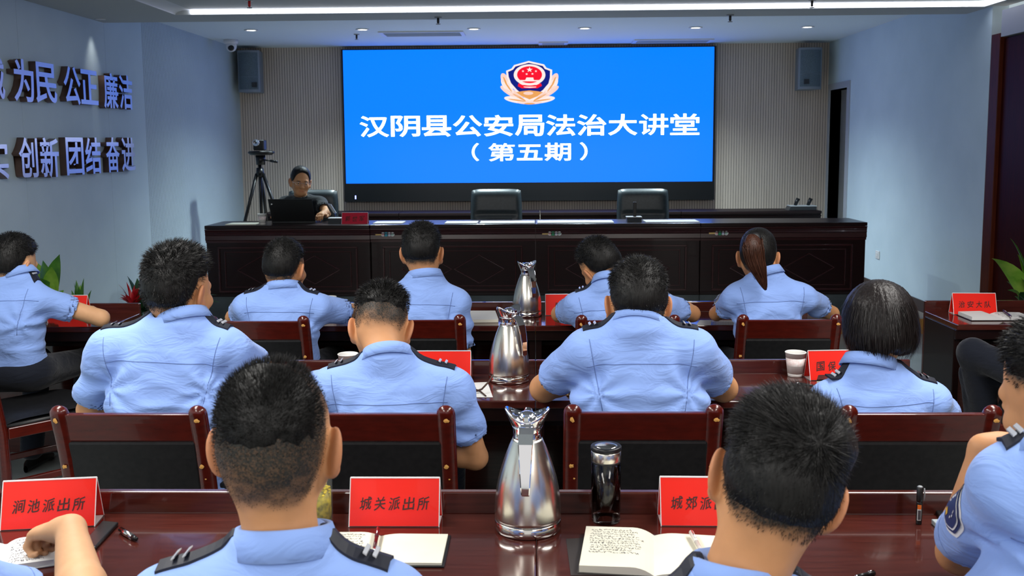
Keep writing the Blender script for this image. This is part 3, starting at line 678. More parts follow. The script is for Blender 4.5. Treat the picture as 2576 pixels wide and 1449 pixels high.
MB().lathe([(R0 * .97, .139), (R0 * .99, .140), (R0 * .99, .1435), (R0 * .97, .1435)], 48).build('seal_ring', M['black'], t, True, local=True)
p = at_Z(801, 1322, .75); p.z = .7505                                # tall jar of flower tea
t = thing('glass_jar', 'tall glass jar of yellow flower tea beside the close-cropped neck', 'jar', p)
R0 = .034
MB().lathe([(R0 * .92, 0), (R0, .004), (R0, .125), (R0 * .96, .125), (R0 * .94, .012), (1e-6, .010)], 40).build('glass_wall', M['jar_glass'], t, True, local=True)
MB().lathe([(1e-6, .012), (R0 * .9, .013), (R0 * .9, .085), (1e-6, .086)], 32).build('tea', noise_col(mat('flower_tea', (.3, .26, .02), .5), srgb(88, 82, 10), srgb(185, 165, 25), 70), t, True, local=True)
b = MB(); rnd = random.Random(3)
for k in range(70):
    a, r = rnd.uniform(0, 6.28), R0 * .88 * rnd.random() ** .5; z = .078 + rnd.random() * .016
    b.ball((r * math.cos(a), r * math.sin(a), z), (.004, .004, .0025), 5)
b.build('petals', noise_col(mat('petal', (.6, .5, .02), .6), srgb(190, 165, 20), srgb(230, 205, 40), 60), t, True, local=True)
MB().lathe([(R0 * 1.02, .1255), (R0 * 1.06, .128), (R0 * 1.06, .15), (R0, .152), (1e-6, .152)], 40).build('lid', M['dark_grey'], t, True, local=True)

# ------------------------------------------------------------------ notebooks and papers
def scribble(b, x0, x1, y0, y1, lines, f, rnd, words=(4, 8), wl=.0008):
    for i in range(lines):
        y = y1 - (y1 - y0) * (i + .5) / lines; x = x0 + rnd.uniform(0, .006)
        end = x1 - rnd.uniform(0, (x1 - x0) * .25)
        while x < end:
            n = rnd.randint(3, 6); h = (y1 - y0) / lines * .42; px_, py_ = x, y + rnd.uniform(-h, h)
            for k in range(n):
                nx, ny = px_ + rnd.uniform(.0004, .0022), y + rnd.uniform(-h, h)
                dx, dy = nx - px_, ny - py_; l = math.hypot(dx, dy) or 1; ox, oy = -dy / l * wl / 2, dx / l * wl / 2
                b.add([f(px_ - ox, py_ - oy), f(nx - ox, ny - oy), f(nx + ox, ny + oy), f(px_ + ox, py_ + oy)], [(0, 1, 2, 3)]); px_, py_ = nx, ny
            x = px_ + rnd.uniform(.001, .003)
def notebook(c, yw, w_, h_, th, label, z=.75, write=(1, 0), lines=9, paper='cream', cover=None, seed=1, fill=1.0, cov=.006):
    """open notebook: two page blocks arching up to the spine; w_ = width of one page"""
    p = Vector((c[0], c[1], z + .0006))
    t = thing('notebook', label, 'notebook', p, math.radians(yw))
    MB().box((-w_ - cov, -h_ / 2 - cov, 0), (w_ + cov, h_ / 2 + cov, .003)).build('cover', cover or M['black'], t, bevel=.0012, local=True)
    def hgt(u, s):                             # u 0 at spine .. 1 outer edge
        tt = th[0] if s < 0 else th[1]
        return .003 + tt * min(1, (1 - (1 - min(1, u * 3.2)) ** 2)) * (1 - .18 * u) + .0012 * 0
    for s in (-1, 1):
        b = MB(); n = 16; V = []
        for i in range(n + 1):
            u = i / n; x = s * u * w_
            V += [(x, -h_ / 2, .003), (x, -h_ / 2, hgt(u, s)), (x, h_ / 2, hgt(u, s)), (x, h_ / 2, .003)]
        Fq = []
        for i in range(n):
            for j in range(4): Fq.append((i * 4 + j, (i + 1) * 4 + j, (i + 1) * 4 + (j + 1) % 4, i * 4 + (j + 1) % 4) if s > 0 else (i * 4 + (j + 1) % 4, (i + 1) * 4 + (j + 1) % 4, (i + 1) * 4 + j, i * 4 + j))
        Fq += [(0, 1, 2, 3), (n * 4 + 3, n * 4 + 2, n * 4 + 1, n * 4)]
        b.add(V, Fq); b.build('pages', M[paper], t, local=True)
        if write[0 if s < 0 else 1]:
            b = MB(); rnd = random.Random(seed + s)
            f = lambda x, y: (x, y, hgt(abs(x) / w_, s) + .0005)
            x0, x1 = (-w_ * .92, -w_ * .12) if s < 0 else (w_ * .12, w_ * .92)
            scribble(b, x0, x1, h_ * .44 - h_ * .88 * fill, h_ * .44, lines, f, rnd); b.build('handwriting', M['ink'], t, local=True)
    return t, p
def pen(a, b_, r, label, m_body, m_tip=None, m_cap=None, z_up=0.0, clip=True):
    a, b_ = Vector(a), Vector(b_); d = (b_ - a)
    t = thing('pen', label, 'pen', (a + b_) / 2)
    MB().tube([a + d * .12, a + d * .62], [r, r], 12).build('barrel', m_body, t, True)
    MB().tube([a, a + d * .06, a + d * .121], [r * .25, r * .6, r], 12).build('tip', m_tip or M['chrome'], t, True)
    MB().tube([a + d * .62, a + d * .63, a + d * .98, b_], [r, r * 1.12, r * 1.1, r * .7], 12).build('cap', m_cap or m_body, t, True)
    if clip: MB().tube([a + d * .68 + Vector((0, 0, r * 1.25)), a + d * .95 + Vector((0, 0, r * 1.3))], r * .25, 6).build('clip', M['chrome'], t, True)
    return t
def P(px, py, z=.75): q = at_Z(px, py, z); return q
# notebook of the close-cropped man: left page written, right page blank
c = at_Z(945, 1382, .755); notebook((c.x, c.y), 0, .148, .150, (.010, .006), 'open notebook with a blank right page and a dark red pen on its spine', lines=10, seed=4, fill=.9)
pen(P(941, 1387, .768), P(951, 1329, .768), .0042, 'dark red pen lying on the spine of the open notebook', mat('maroon_plastic', srgb(70, 12, 22), .25), M['chrome'])
# notebook of the man with side-swept hair
c = at_Z(1646, 1392, .757); notebook((c.x, c.y), -7, .150, .205, (.017, .008), 'thick open cream notebook with slanting handwriting, below the dark glass tumbler', lines=11, seed=9, fill=.72, cover=mat('grey_cover', srgb(58, 56, 52), .5), cov=.003)
MB_folder = MB(); c2 = at_Z(1560, 1408, .75)
t = thing('folder', 'dark grey folder under the left edge of the thick cream notebook', 'folder', c2)
b = MB(); q = [P(1424, 1357), P(1500, 1352), P(1560, 1449), P(1436, 1449)]
b.add([(v.x, v.y, .7504) for v in q] + [(v.x, v.y, .7514) for v in q], [(3, 2, 1, 0), (4, 5, 6, 7), (0, 1, 5, 4), (1, 2, 6, 5), (2, 3, 7, 6), (3, 0, 4, 7)]); b.build('cover_board', mat('folder_grey', srgb(46, 40, 38), .5), t)
pen(P(1776, 1407, .770), P(1738, 1338, .772), .0048, 'clear ballpoint pen with a black grip on the thick cream notebook', mat('clear_barrel', (.55, .52, .48), .2), M['chrome'], mat('grip_cap', (.62, .6, .56), .25))
# left writing hand: white notebook over grey one, tablet behind
c = at_Z(8, 1400, .757); notebook((c.x, c.y), 24, .10, .15, (.010, .012), 'open white notebook under the writing hand at the left edge', paper='paper', lines=9, write=(1, 1), seed=14, cover=mat('cover_grey', srgb(150, 150, 152), .5))
def flat_box(name, label, cat, quad, z0, z1, m, part, bevel=.002):
    cx_ = sum((v.x for v in quad), 0) / 4; cy_ = sum((v.y for v in quad), 0) / 4
    t = thing(name, label, cat, (cx_, cy_, z0)); b = MB()
    b.add([(v.x, v.y, z0) for v in quad] + [(v.x, v.y, z1) for v in quad], [(3, 2, 1, 0), (4, 5, 6, 7), (0, 1, 5, 4), (1, 2, 6, 5), (2, 3, 7, 6), (3, 0, 4, 7)])
    b.build(part, m, t, bevel=bevel); return t
t = flat_box('phone', 'black glossy phone lying beside the left red name tent', 'phone', [P(240, 1386), P(204, 1378), P(258, 1318), P(299, 1322)], .7505, .759, M['black'], 'case', .003)
t = thing('silver_pen', 'short silver pen cap lying alone left of the close-cropped man', 'pen', P(323, 1345, .756))
MB().tube([P(304, 1332, .757), P(316, 1341, .757), P(334, 1351, .757)], [.0062, .0068, .0060], 16).build('cap_shell', M['steel_band'], t, True)
MB().tube([P(334, 1351, .757), P(343, 1356, .757)], [.0060, .0045], 16).build('dark_end', M['black'], t, True)
# right end of the nearest table
p = at_Z(2311, 1318, .75); p.z = .7505
t = thing('marker_pen', 'black marker standing upright on the nearest table, right side', 'marker', p)
MB().lathe([(.0062, 0), (.0066, .002), (.0066, .050), (.0062, .052)], 20).build('barrel', M['black'], t, True, local=True)
MB().lathe([(.0064, .0), (.0070, .006), (.0070, .034), (.0064, .0345)], 20, (0, 0, .052)).build('cap', M['black'], t, True, local=True)
MB().lathe([(.0064, .0865), (.004, .0885), (1e-6, .089)], 16).build('cap_end', M['grey'], t, True, local=True)
MB().tube([(.0085, -.003, .084), (.0095, -.003, .07), (.0085, -.003, .056)], .0014, 8).build('clip', M['grey'], t, True, local=True)
b = MB()
for k in range(7): b.box((-.0055 + k * .0010, -.0075, .012 + .0), (-.0055 + k * .0010 + (.0004 if k % 2 else .0006), -.0066, .034))
lm = MB().box((-.0057, -.0070, .010), (.0018, -.0040, .036)).build('white_label', M['paper'], t, local=True)
b.build('barcode', M['ink'], t, local=True)
MB().box((-.0057, -.0071, .0365), (.0018, -.0040, .046)).build('orange_label', mat('orange_label', srgb(225, 110, 30), .5), t, local=True)
flat_box('phone', 'black phone behind the grey notebook at the right edge', 'phone', [P(2368, 1316), P(2350, 1288), P(2440, 1290), P(2460, 1318)], .7505, .760, M['black'], 'case', .003)
flat_box('closed_notebook', 'pale grey closed notebook by the raised bare arm at the right edge', 'notebook', [P(2376, 1350), P(2342, 1318), P(2500, 1318), P(2530, 1352)], .7505, .762, mat('pale_grey_cover', srgb(150, 160, 165), .5), 'cover')
flat_box('paper_sheet', 'white sheet of paper at the bottom right under the resting elbow', 'paper', [P(2492, 1447), P(2520, 1408), P(2650, 1405), P(2650, 1447)], .7505, .7525, M['paper'], 'sheet', 0)
pen(P(2150, 1452, .755), P(2200, 1441, .755), .0045, 'black pen lying at the bottom edge of the nearest table', M['black'])
pen(P(1500, 1441, .778), P(1690, 1446, .778), .005, 'black pen on the near edge of the thick cream notebook', M['black'], mat('teal_tip', srgb(40, 120, 120), .3)) if False else None
# middle row
flat_box('paper_sheet', 'bluish sheet of paper on the middle row beside the second jug', 'paper', [P(1190, 1000), P(1150, 965), P(1226, 962), P(1240, 1000)], .7505, .7515, M['paper'], 'sheet', 0)
t = thing('cord', 'dark brown cord curling up beside the second steel jug', 'cord', P(1215, 990))
MB().tube([P(1222, 996, .7545), P(1208, 984, .7545), P(1192, 978, .76), P(1196, 976, .765)], .0028, 8).tube([P(1192, 986, .756), P(1212, 979, .768), P(1228, 962, .785), P(1240, 945, .80)], .0032, 8).build('cord_body', mat('brown_rubber', srgb(60, 36, 28), .5), t, True)
c = at_Z(1450, 985, .75); notebook((c.x + .02, c.y), 10, .06, .10, (.008, .008), 'small tan notebook under the left forearm of the stocky man', write=(0, 0), cover=mat('tan_cover', srgb(190, 150, 90), .6))
t = flat_box('small_box', 'small black and cream box in front of the bob-haired woman', 'box', [P(2054, 976), P(2058, 964), P(2105, 962), P(2110, 974)], .7505, .775, M['cream'], 'box_body')
flat = [P(2054, 976), P(2058, 964), P(2105, 962), P(2110, 974)]
b = MB(); b.add([(v.x, v.y, .775) for v in flat] + [(v.x, v.y, .780) for v in flat], [(3, 2, 1, 0), (4, 5, 6, 7), (0, 1, 5, 4), (1, 2, 6, 5), (2, 3, 7, 6), (3, 0, 4, 7)]); b.build('lid', M['black'], t)
pen(P(2000, 963, .755), P(2075, 976, .757), .0048, 'black and silver pen on the table left of the bob-haired woman', M['black'], M['chrome'], M['steel_band'])
# front row
c = at_Z(1228, 800, .755)
t = thing('notepad', 'thick white notepad lying left of the farthest jug', 'notepad', (c.x, c.y, .7505))
q = [P(1180, 813), P(1176, 790), P(1246, 790), P(1254, 812)]
b = MB(); b.add([(v.x, v.y, .7505) for v in q] + [(v.x, v.y, .766) for v in q], [(3, 2, 1, 0), (4, 5, 6, 7), (0, 1, 5, 4), (1, 2, 6, 5), (2, 3, 7, 6), (3, 0, 4, 7)]); b.build('page_block', M['cream'], t, bevel=.002)
b = MB(); b.add([(v.x, v.y, .7662) for v in q] + [(v.x, v.y, .768) for v in q], [(3, 2, 1, 0), (4, 5, 6, 7), (0, 1, 5, 4), (1, 2, 6, 5), (2, 3, 7, 6), (3, 0, 4, 7)]); b.build('top_sheet', M['paper'], t)
flat_box('paper_sheet', 'blue-tinted sheet on the front row between the tilted head and the ponytail', 'paper', [P(1752, 818), P(1760, 806), P(1790, 806), P(1788, 818)], .7505, .7513, M['paper'], 'sheet', 0)
c = at_Z(2505, 796, .758); notebook((c.x, c.y), 0, .150, .155, (.020, .014), 'open white notebook on the table at the right wall, in front of a red tent', paper='paper', write=(0, 1), lines=9, seed=21)
pen(P(2545, 797, .776), P(2524, 781, .776), .0045, 'dark blue pen lying on the notebook at the right wall', mat('navy_plastic', srgb(30, 30, 80), .3))
# papers and devices on the rostrum
def on_desk(px, dy): q = at_Y(px, 562, YD + dy); return q.x
for i, (a, b2, d0, d1, lab) in enumerate(((938, 1012, .10, .32, 'white paper sheets right of the crimson name tent on the rostrum'), (1118, 1200, .06, .30, 'white paper sheets on the rostrum left of the first armchair'),
        (1206, 1345, .05, .30, 'white paper sheets on the rostrum before the first armchair'), (1352, 1545, .06, .32, 'long white paper sheets on the rostrum between the armchairs'), (1625, 1760, .08, .33, 'white paper sheets on the rostrum right of the small desk stand'),
        (566, 640, .05, .25, 'cream paper at the left end of the rostrum by the tripod'))):
    x0, x1 = on_desk(a, d0), on_desk(b2, d0)
    o = MB().box((x0, YD + d0, .9445), (x1, YD + d1, .9500)).build('paper_sheet', M['cream'] if i == 5 else M['paper']); tag(o, lab, 'paper')
def mic_base(px0, px1, ytop, ybase, Y, z, label, screen=None):
    a, b2 = at_Y(px0, ytop, Y), at_Y(px1, ytop, Y); zt = a.z
    t = thing('conference_unit', label, 'desk unit', ((a.x + b2.x) / 2, Y + .05, z))
    MB().prism([(0, z + .0004), (.12, z + .0004), (.12, zt - .006), (.03, zt - .006)], a.x, b2.x, lambda u, v, h: (h, Y + u, v)).build('housing', M['dark_grey'], t, bevel=.003)
    MB().box((a.x - .004, Y + .026, zt - .006), (b2.x + .004, Y + .124, zt)).build('top_plate', M['white'], t, bevel=.002)
    return t, a, b2, zt
t, a, b2, zt = mic_base(824, 858, 549, 565, YD + .12, .944, 'dark desk unit with a white top between the speaker and the crimson tent')
t, a, b2, zt = mic_base(1578, 1615, 546, 562, YD + .14, .944, 'dark desk unit with white top and slim stem in front of the right armchair')
xs = (a.x + b2.x) / 2 + .0; q = at_Y(1597, 508, YD + .2)
MB().box((q.x - .014, YD + .19, zt), (q.x + .014, YD + .205, q.z)).build('stem', M['black'], t, bevel=.004)
# handset leaning by the speaker's chair
t = thing('desk_phone', 'slanted dark phone with pale keypad beside the speaker', 'phone', (at_Y(838, 560, YD + .3).x, YD + .3, .944))
A = [at_Y(*q, YD + .30) for q in ((824, 514), (832, 514), (846, 536), (839, 536))]
b = MB(); b.add([(v.x, v.y, v.z) for v in A] + [(v.x, v.y + .02, v.z) for v in A], [(0, 1, 2, 3), (7, 6, 5, 4), (0, 4, 5, 1), (1, 5, 6, 2), (2, 6, 7, 3), (3, 7, 4, 0)]); b.build('keypad', M['grey'], t)
A2 = [at_Y(*q, YD + .302) for q in ((820, 514), (826, 513), (842, 538), (846, 562), (838, 562), (834, 540))]
b = MB(); n = 6; b.add([(v.x, v.y, max(.9445, v.z)) for v in A2] + [(v.x, v.y + .05, max(.9445, v.z)) for v in A2], [tuple(range(6)), tuple(range(11, 5, -1))] + [(i, i + 6, (i + 1) % 6 + 6, (i + 1) % 6) for i in range(6)]); b.build('phone_body', M['black'], t)
t = thing('wireless_base', 'dark box with pale top and two short black microphones on the right back counter', 'microphone base', (at_Y(2022, 530, YBK + .1).x, YBK + .15, zc))
a, b2 = at_Y(1990, 518, YBK + .08), at_Y(2055, 518, YBK + .08)
MB().prism([(a.x - .025, zc + .0004), (b2.x, zc + .0004), (b2.x, a.z - .006), (a.x, a.z - .006)], YBK + .08, YBK + .26, lambda u, v, h: (u, h, v)).build('housing', M['dark_grey'], t, bevel=.003)
MB().box((a.x, YBK + .078, a.z - .006), (b2.x, YBK + .262, a.z)).build('top_plate', mat('pale_plate', (.6, .64, .66), .3), t)
for px in (2000, 2032):
    q0, q1 = at_Y(px, 519, YBK + .16), at_Y(px + 8, 499, YBK + .16); q0.z = a.z
    MB().tube([q0, q1], [.018, .022], 12).build('microphone', M['black'], t, True)

# laptop
t = thing('laptop', 'open black laptop on the rostrum in front of the speaker, lid toward the room', 'laptop', (at_Y(735, 565, YD + .22).x, YD + .25, .944))
l0, l1 = at_Y(681, 563, YD + .16).x, at_Y(791, 562, YD + .16).x; zl = at_Y(735, 499, YD + .24).z
b = MB(); b.add([(l0, YD + .20, .962), (l1, YD + .20, .962), (l1 - .010, YD + .13, zl), (l0 - .012, YD + .13, zl)] + [(l0, YD + .206, .962), (l1, YD + .206, .962), (l1 - .010, YD + .136, zl), (l0 - .012, YD + .136, zl)],
    [(0, 1, 2, 3), (7, 6, 5, 4), (0, 4, 5, 1), (1, 5, 6, 2), (2, 6, 7, 3), (3, 7, 4, 0)]); b.build('lid', mat('laptop_black', (.008, .008, .009), .45), t, bevel=.003)
MB().box((l0, YD + .20, .9445), (l1, YD + .44, .963)).build('keyboard_base', M['black'], t, bevel=.003)
q = at_Y(681, 514, YD + .125); MB().prism([(q.x, q.z - .007), (q.x + .014, q.z), (q.x, q.z + .007)], YD + .1325, YD + .142, lambda u, v, h: (u, h, v)).build('lid_mark', M['white'], t)

# ------------------------------------------------------------------ tripod camera, loudspeakers, dome camera, socket
YT = 9.80
top = at_Y(655, 392, YT)
t = thing('camera_tripod', 'black video tripod in the left stage corner behind the speaker', 'tripod', (top.x, YT, DAIS_Z))
hub = at_Y(654, 432, YT)
MB().tube([(hub.x, YT, hub.z - .55), (hub.x, YT, top.z - .02)], [.016, .018], 12).build('centre_column', M['black'], t, True)
MB().tube([(hub.x, YT, hub.z - .05), (hub.x, YT, hub.z + .04)], [.045, .035], 14).build('shoulder', M['black'], t, True)
MB().tube([(top.x, YT, top.z - .09), (top.x, YT, top.z + .006)], [.045, .05], 16).build('pan_head', M['black'], t, True)
f1 = at_Y(612, 560, YT - .1); lz = hub.z - .02
for fx, fy in ((f1.x - .13, YT - .2), (hub.x + .42, YT - .12), (hub.x - .01, YT + .42)):
    a = Vector((hub.x, YT, lz)); f = Vector((fx, fy, DAIS_Z + .012)); d = f - a
    a = a + Vector((d.x, d.y, 0)).normalized() * .035
    MB().tube([a, a + d * .45], .017, 10).tube([a + d * .43, a + d * .72], .013, 10).tube([a + d * .7, f], .010, 10).build('leg', M['black'], t, True)
    MB().ball(f, (.018, .018, .012), 8).build('foot', M['dark_grey'], t, True)
    MB().tube([a + d * .44, (hub.x, YT, hub.z - .50)], .006, 6).build('brace', M['black'], t, True)
h0, h1 = at_Y(662, 402, YT - .03), at_Y(697, 407, YT - .12)
MB().tube([h0, h0.lerp(h1, .55)], .007, 8).tube([h0.lerp(h1, .55), h1], .013, 10).build('pan_handle', M['black'], t, True)
t = thing('video_camera', 'black conference camera on the tripod, round lens toward the audience', 'camera', (top.x, YT, top.z))
a, b2 = at_Y(624, 385, YT), at_Y(690, 385, YT); m_ = (a + b2) / 2
MB().lathe([(1e-6, -.02), (.8, -.02), (1.0, 0), (1.0, .012), (.85, .022), (1e-6, .024)], 40, (m_.x, YT, m_.z), fn=lambda q, an: (q.x * (b2.x - a.x) / 2, q.y * .085, q.z)).build('base_plate', M['black'], t, True)
a, b2 = at_Y(640, 378, YT), at_Y(667, 352, YT)
MB().box((a.x, YT - .05, a.z), (b2.x, YT + .05, b2.z)).build('camera_head', M['black'], t, bevel=.012, seg=3)
q = at_Y(645, 359, YT - .06); R = Matrix.Rotation(math.radians(90), 3, 'X')
MB().lathe([(.032, -.02), (.034, .02), (.028, .024), (.026, .018)], 28, q, R).build('lens_ring', M['chrome'], t, True)
MB().lathe([(.027, .0), (.02, .017), (1e-6, .019)], 24, q, R).build('lens', M['dark_grey'], t, True)
def wall_speaker(px0, px1, py0, py1, Y, label, logo):
    a, b2 = at_Y(px0, py0, Y), at_Y(px1, py1, Y); z0, z1 = b2.z, a.z; xm = (a.x + b2.x) / 2; W = (b2.x - a.x) / 2
    t = thing('loudspeaker', label, 'loudspeaker', (xm, YB, z0), group='loudspeakers beside the screen')
    cab = [(-W, .0)] + [(-W + 2 * W * i / 14, -.045 * math.sin(math.pi * i / 14) ** .7) for i in range(15)] + [(W, 0), (W * .7, YB - Y - .012), (-W * .7, YB - Y - .012)]
    MB().prism(cab, z0, z1, lambda u, v, h: (xm + u, Y + .05 + v, h)).build('cabinet', mat('speaker_cabinet', srgb(140, 150, 160), .6), t, bevel=.004)
    gr = [(-W * .94 + 1.88 * W * i / 14, -.046 * math.sin(math.pi * i / 14) ** .7) for i in range(15)]
    b = MB()
    for h0, h1 in ((z0 + .03, z0 + (z1 - z0) * .36), (z0 + (z1 - z0) * .365, z1 - .025)):
        b.add([(xm + u, Y + .044 + v, h) for h in (h0, h1) for u, v in gr], [(i, i + 1, 16 + i, 15 + i) for i in range(14)])
    b.build('grille', noise_col(mat('speaker_grille', srgb(96, 112, 122), .7), srgb(86, 102, 112), srgb(110, 126, 136), 160), t, True)
    q = at_Y(*logo, Y); MB().box((q.x - .027, Y - .012, q.z - .027), (q.x + .027, Y + .02, q.z + .027)).build('badge', M['dark_grey'], t)
    MB().box((xm - .05, YB - .03, z0 + .12), (xm + .05, YB, z1 - .12)).build('wall_bracket', M['dark_grey'], t)
wall_speaker(593, 652, 126, 231, 11.18, 'pale box loudspeaker on the back wall left of the screen', (640, 213))
wall_speaker(2013, 2069, 119, 224, 11.18, 'pale box loudspeaker on the back wall right of the screen, above the doorway', (2029, 205))
p = at_Y(581, 112, 10.6)
t = thing('dome_camera', 'small white ceiling security camera with a black eye, beside the left loudspeaker', 'security camera', (p.x, p.y, Z_ST))
MB().lathe([(.075, 0), (.078, -.03), (.07, -.045), (.05, -.05), (1e-6, -.052)], 32, (p.x, p.y, Z_ST)).build('housing', M['white'], t, True)
MB().ball((p.x + .005, p.y - .01, Z_ST - .072), .058, 14).build('turret', M['white'], t, True)
MB().ball((p.x + .012, p.y - .042, Z_ST - .086), (.036, .03, .036), 14).build('eye', M['black'], t, True)
p = at_X(2206, 640, XR)
t = thing('wall_plate', 'small white wall plate low on the right wall beside the rostrum', 'wall switch', p)
MB().box((XR - .010, p.y - .085, p.z - .04), (XR, p.y + .02, p.z + .04)).build('plate', M['white'], t, bevel=.004)
MB().box((XR - .014, p.y - .06, p.z - .022), (XR - .009, p.y - .005, p.z + .022)).build('rocker', M['white'], t, bevel=.002)

# ------------------------------------------------------------------ potted plants
def leaf(b, base, tip, w_, droop, n=10, roll=0.0, fold=.25, tipw=.0):
    base, tip = Vector(base), Vector(tip); d = tip - base; L = d.length; side = d.cross(Vector((0, 0, 1))); side = side.normalized() if side.length > 1e-4 else Vector((1, 0, 0))
    up = side.cross(d).normalized(); side = side * math.cos(roll) + up * math.sin(roll); V = []
    for i in range(n + 1):
        u = i / n; c_ = base + d * u + Vector((0, 0, droop * L * 4 * u * (1 - u))); ww = w_ * (math.sin(math.pi * min(1, u * 1.02 + .02)) ** .8) * (1 - .35 * u) + .001
        V += [c_ - side * ww + up * ww * fold, c_, c_ + side * ww + up * ww * fold]
    b.add(V, [(i * 3 + j, i * 3 + j + 1, (i + 1) * 3 + j + 1, (i + 1) * 3 + j) for i in range(n) for j in range(2)])
def pot(t, c, r, h):
    MB().lathe([(r * .75, 0), (r * .8, .01), (r, h * .95), (r * 1.06, h * .96), (r * 1.06, h), (r * .95, h), (r * .93, h * .9)], 36, c).build('pot', M['pot'], t, True)
    MB().lathe([(r * .94, h * .9), (1e-6, h * .92)], 24, c).build('soil', M['soil'], t)
YP = 5.7
def plant_leaves(t, root, tips, Y, mats_, w_, name='foliage', droop=.12):
    for mname in sorted(set(mats_)):
        b = MB()
        for (px, py, dy, ww), mm in zip(tips, mats_):
            if mm == mname: leaf(b, root, at_Y(px, py, Y + dy), ww * w_, droop, roll=random.Random(px).uniform(-.7, .7))
        b.build(name, M[mname], t, True)
random.seed(2)
q = at_Y(125, 760, YP); root = Vector((q.x, YP, .62))
t = thing('potted_plant', 'broad-leaved green plant on the floor behind the far left table', 'plant', (q.x, YP, 0)); pot(t, (q.x, YP, 0), .17, .42)
tips = [(150, 640, 0, 1.2), (108, 655, .05, 1.2), (92, 660, .1, 1.1), (75, 690, 0, 1), (130, 672, -.1, 1.0), (145, 690, .12, .4), (118, 690, -.08, .9), (60, 720, .1, 1), (100, 700, -.12, 1.1), (160, 730, .1, .8)]
plant_leaves(t, root, tips, YP, ['leaf', 'leaf', 'leaf_light', 'leaf', 'leaf_light', 'leaf', 'leaf_light', 'leaf', 'leaf', 'leaf_light'], .055)
MB().tube([(q.x, YP, .36), root], [.02, .03], 10).build('stem', M['leaf'], t, True)
q = at_Y(200, 770, 5.6); root = Vector((q.x, 5.6, .50))
t = thing('potted_plant', 'low fern-like green plant with narrow leaves at the left wall, right of the broad-leaved one', 'plant', (q.x, 5.6, 0)); pot(t, (q.x, 5.6, 0), .14, .34)
tips = [(211, 700, 0, 1), (202, 716, .05, 1), (198, 722, -.06, 1.1), (230, 730, 0, .9), (222, 737, .05, .8), (218, 748, -.05, .8), (186, 712, 0, 1), (180, 730, .1, 1), (192, 705, .06, .9), (178, 748, 0, .8), (205, 740, .1, 1)]
plant_leaves(t, root, tips, 5.6, ['leaf', 'leaf_light', 'leaf', 'leaf', 'leaf', 'leaf_light', 'leaf', 'leaf', 'leaf', 'leaf', 'leaf_light'], .030)
MB().tube([(q.x, 5.6, .30), root], [.02, .025], 8).build('stem', M['leaf'], t, True)
q = at_Y(352, 800, 6.9); root = Vector((q.x, 6.9, .42))
t = thing('potted_plant', 'red-flowered bromeliad with long dark leaves before the lettered wall', 'plant', (q.x, 6.9, 0)); pot(t, (q.x, 6.9, 0), .15, .34)
tips = [(320, 694, 0, 1.3), (345, 700, .1, 1), (375, 705, 0, .8), (400, 730, .1, .9), (300, 780, .1, .9), (310, 770, -.1, .9), (385, 745, -.1, 1), (420, 740, 0, 1), (545, 742, .2, .9), (552, 760, .1, .9), (540, 775, 0, .8), (370, 770, -.15, 1), (350, 785, -.2, 1.1), (440, 770, 0, 1), (480, 750, .1, 1)]
plant_leaves(t, root, tips, 6.9, ['leaf_dark'] * 15, .042, droop=.08)
b = MB(); fc = at_Y(333, 765, 6.85); rnd = random.Random(8)
for k in range(30):
    a = rnd.uniform(0, 6.28); el = rnd.uniform(.05, 1.35); L = .10 + .07 * rnd.random()
    leaf(b, fc + Vector((0, 0, -.02)), fc + Vector((L * math.cos(a) * math.cos(el), L * .7 * math.sin(a) * math.cos(el), L * math.sin(el) * 1.05)), .014, .10, 8, rnd.uniform(-.4, .4))
b.build('bracts', M['bract'], t, True); MB().tube([root, fc], [.012, .010], 8).build('flower_stalk', M['leaf_dark'], t, True)
MB().tube([(q.x, 6.9, .30), root], [.03, .03], 8).build('stem', M['leaf_dark'], t, True)
YR = 5.7
q = at_Y(2610, 780, YR); root = Vector((q.x, YR, .55))
t = thing('potted_plant', 'green leafy plant against the dark wood panel at the right edge', 'plant', (q.x, YR, 0)); pot(t, (q.x, YR, 0), .16, .42)
tips = [(2541, 599, 0, 1), (2495, 650, -.1, 1.2), (2560, 640, .05, 1.1), (2532, 708, 0, 1.2), (2545, 690, .1, 1.1), (2535, 730, -.1, 1), (2552, 745, .05, 1.2), (2580, 620, .1, 1.3), (2600, 600, 0, 1.2), (2650, 640, 0, 1.2), (2670, 700, .1, 1.2), (2568, 700, -.15, 1.4), (2566, 735, -.1, 1.3), (2575, 660, 0, 1.2)]
plant_leaves(t, root, tips, YR, ['leaf', 'leaf_light', 'leaf_light', 'leaf', 'leaf', 'leaf_dark', 'leaf', 'leaf', 'leaf', 'leaf_light', 'leaf', 'leaf', 'leaf_dark', 'leaf_light'], .05, droop=.14)
MB().tube([(q.x, YR, .36), root], [.025, .03], 8).build('stem', M['leaf'], t, True)

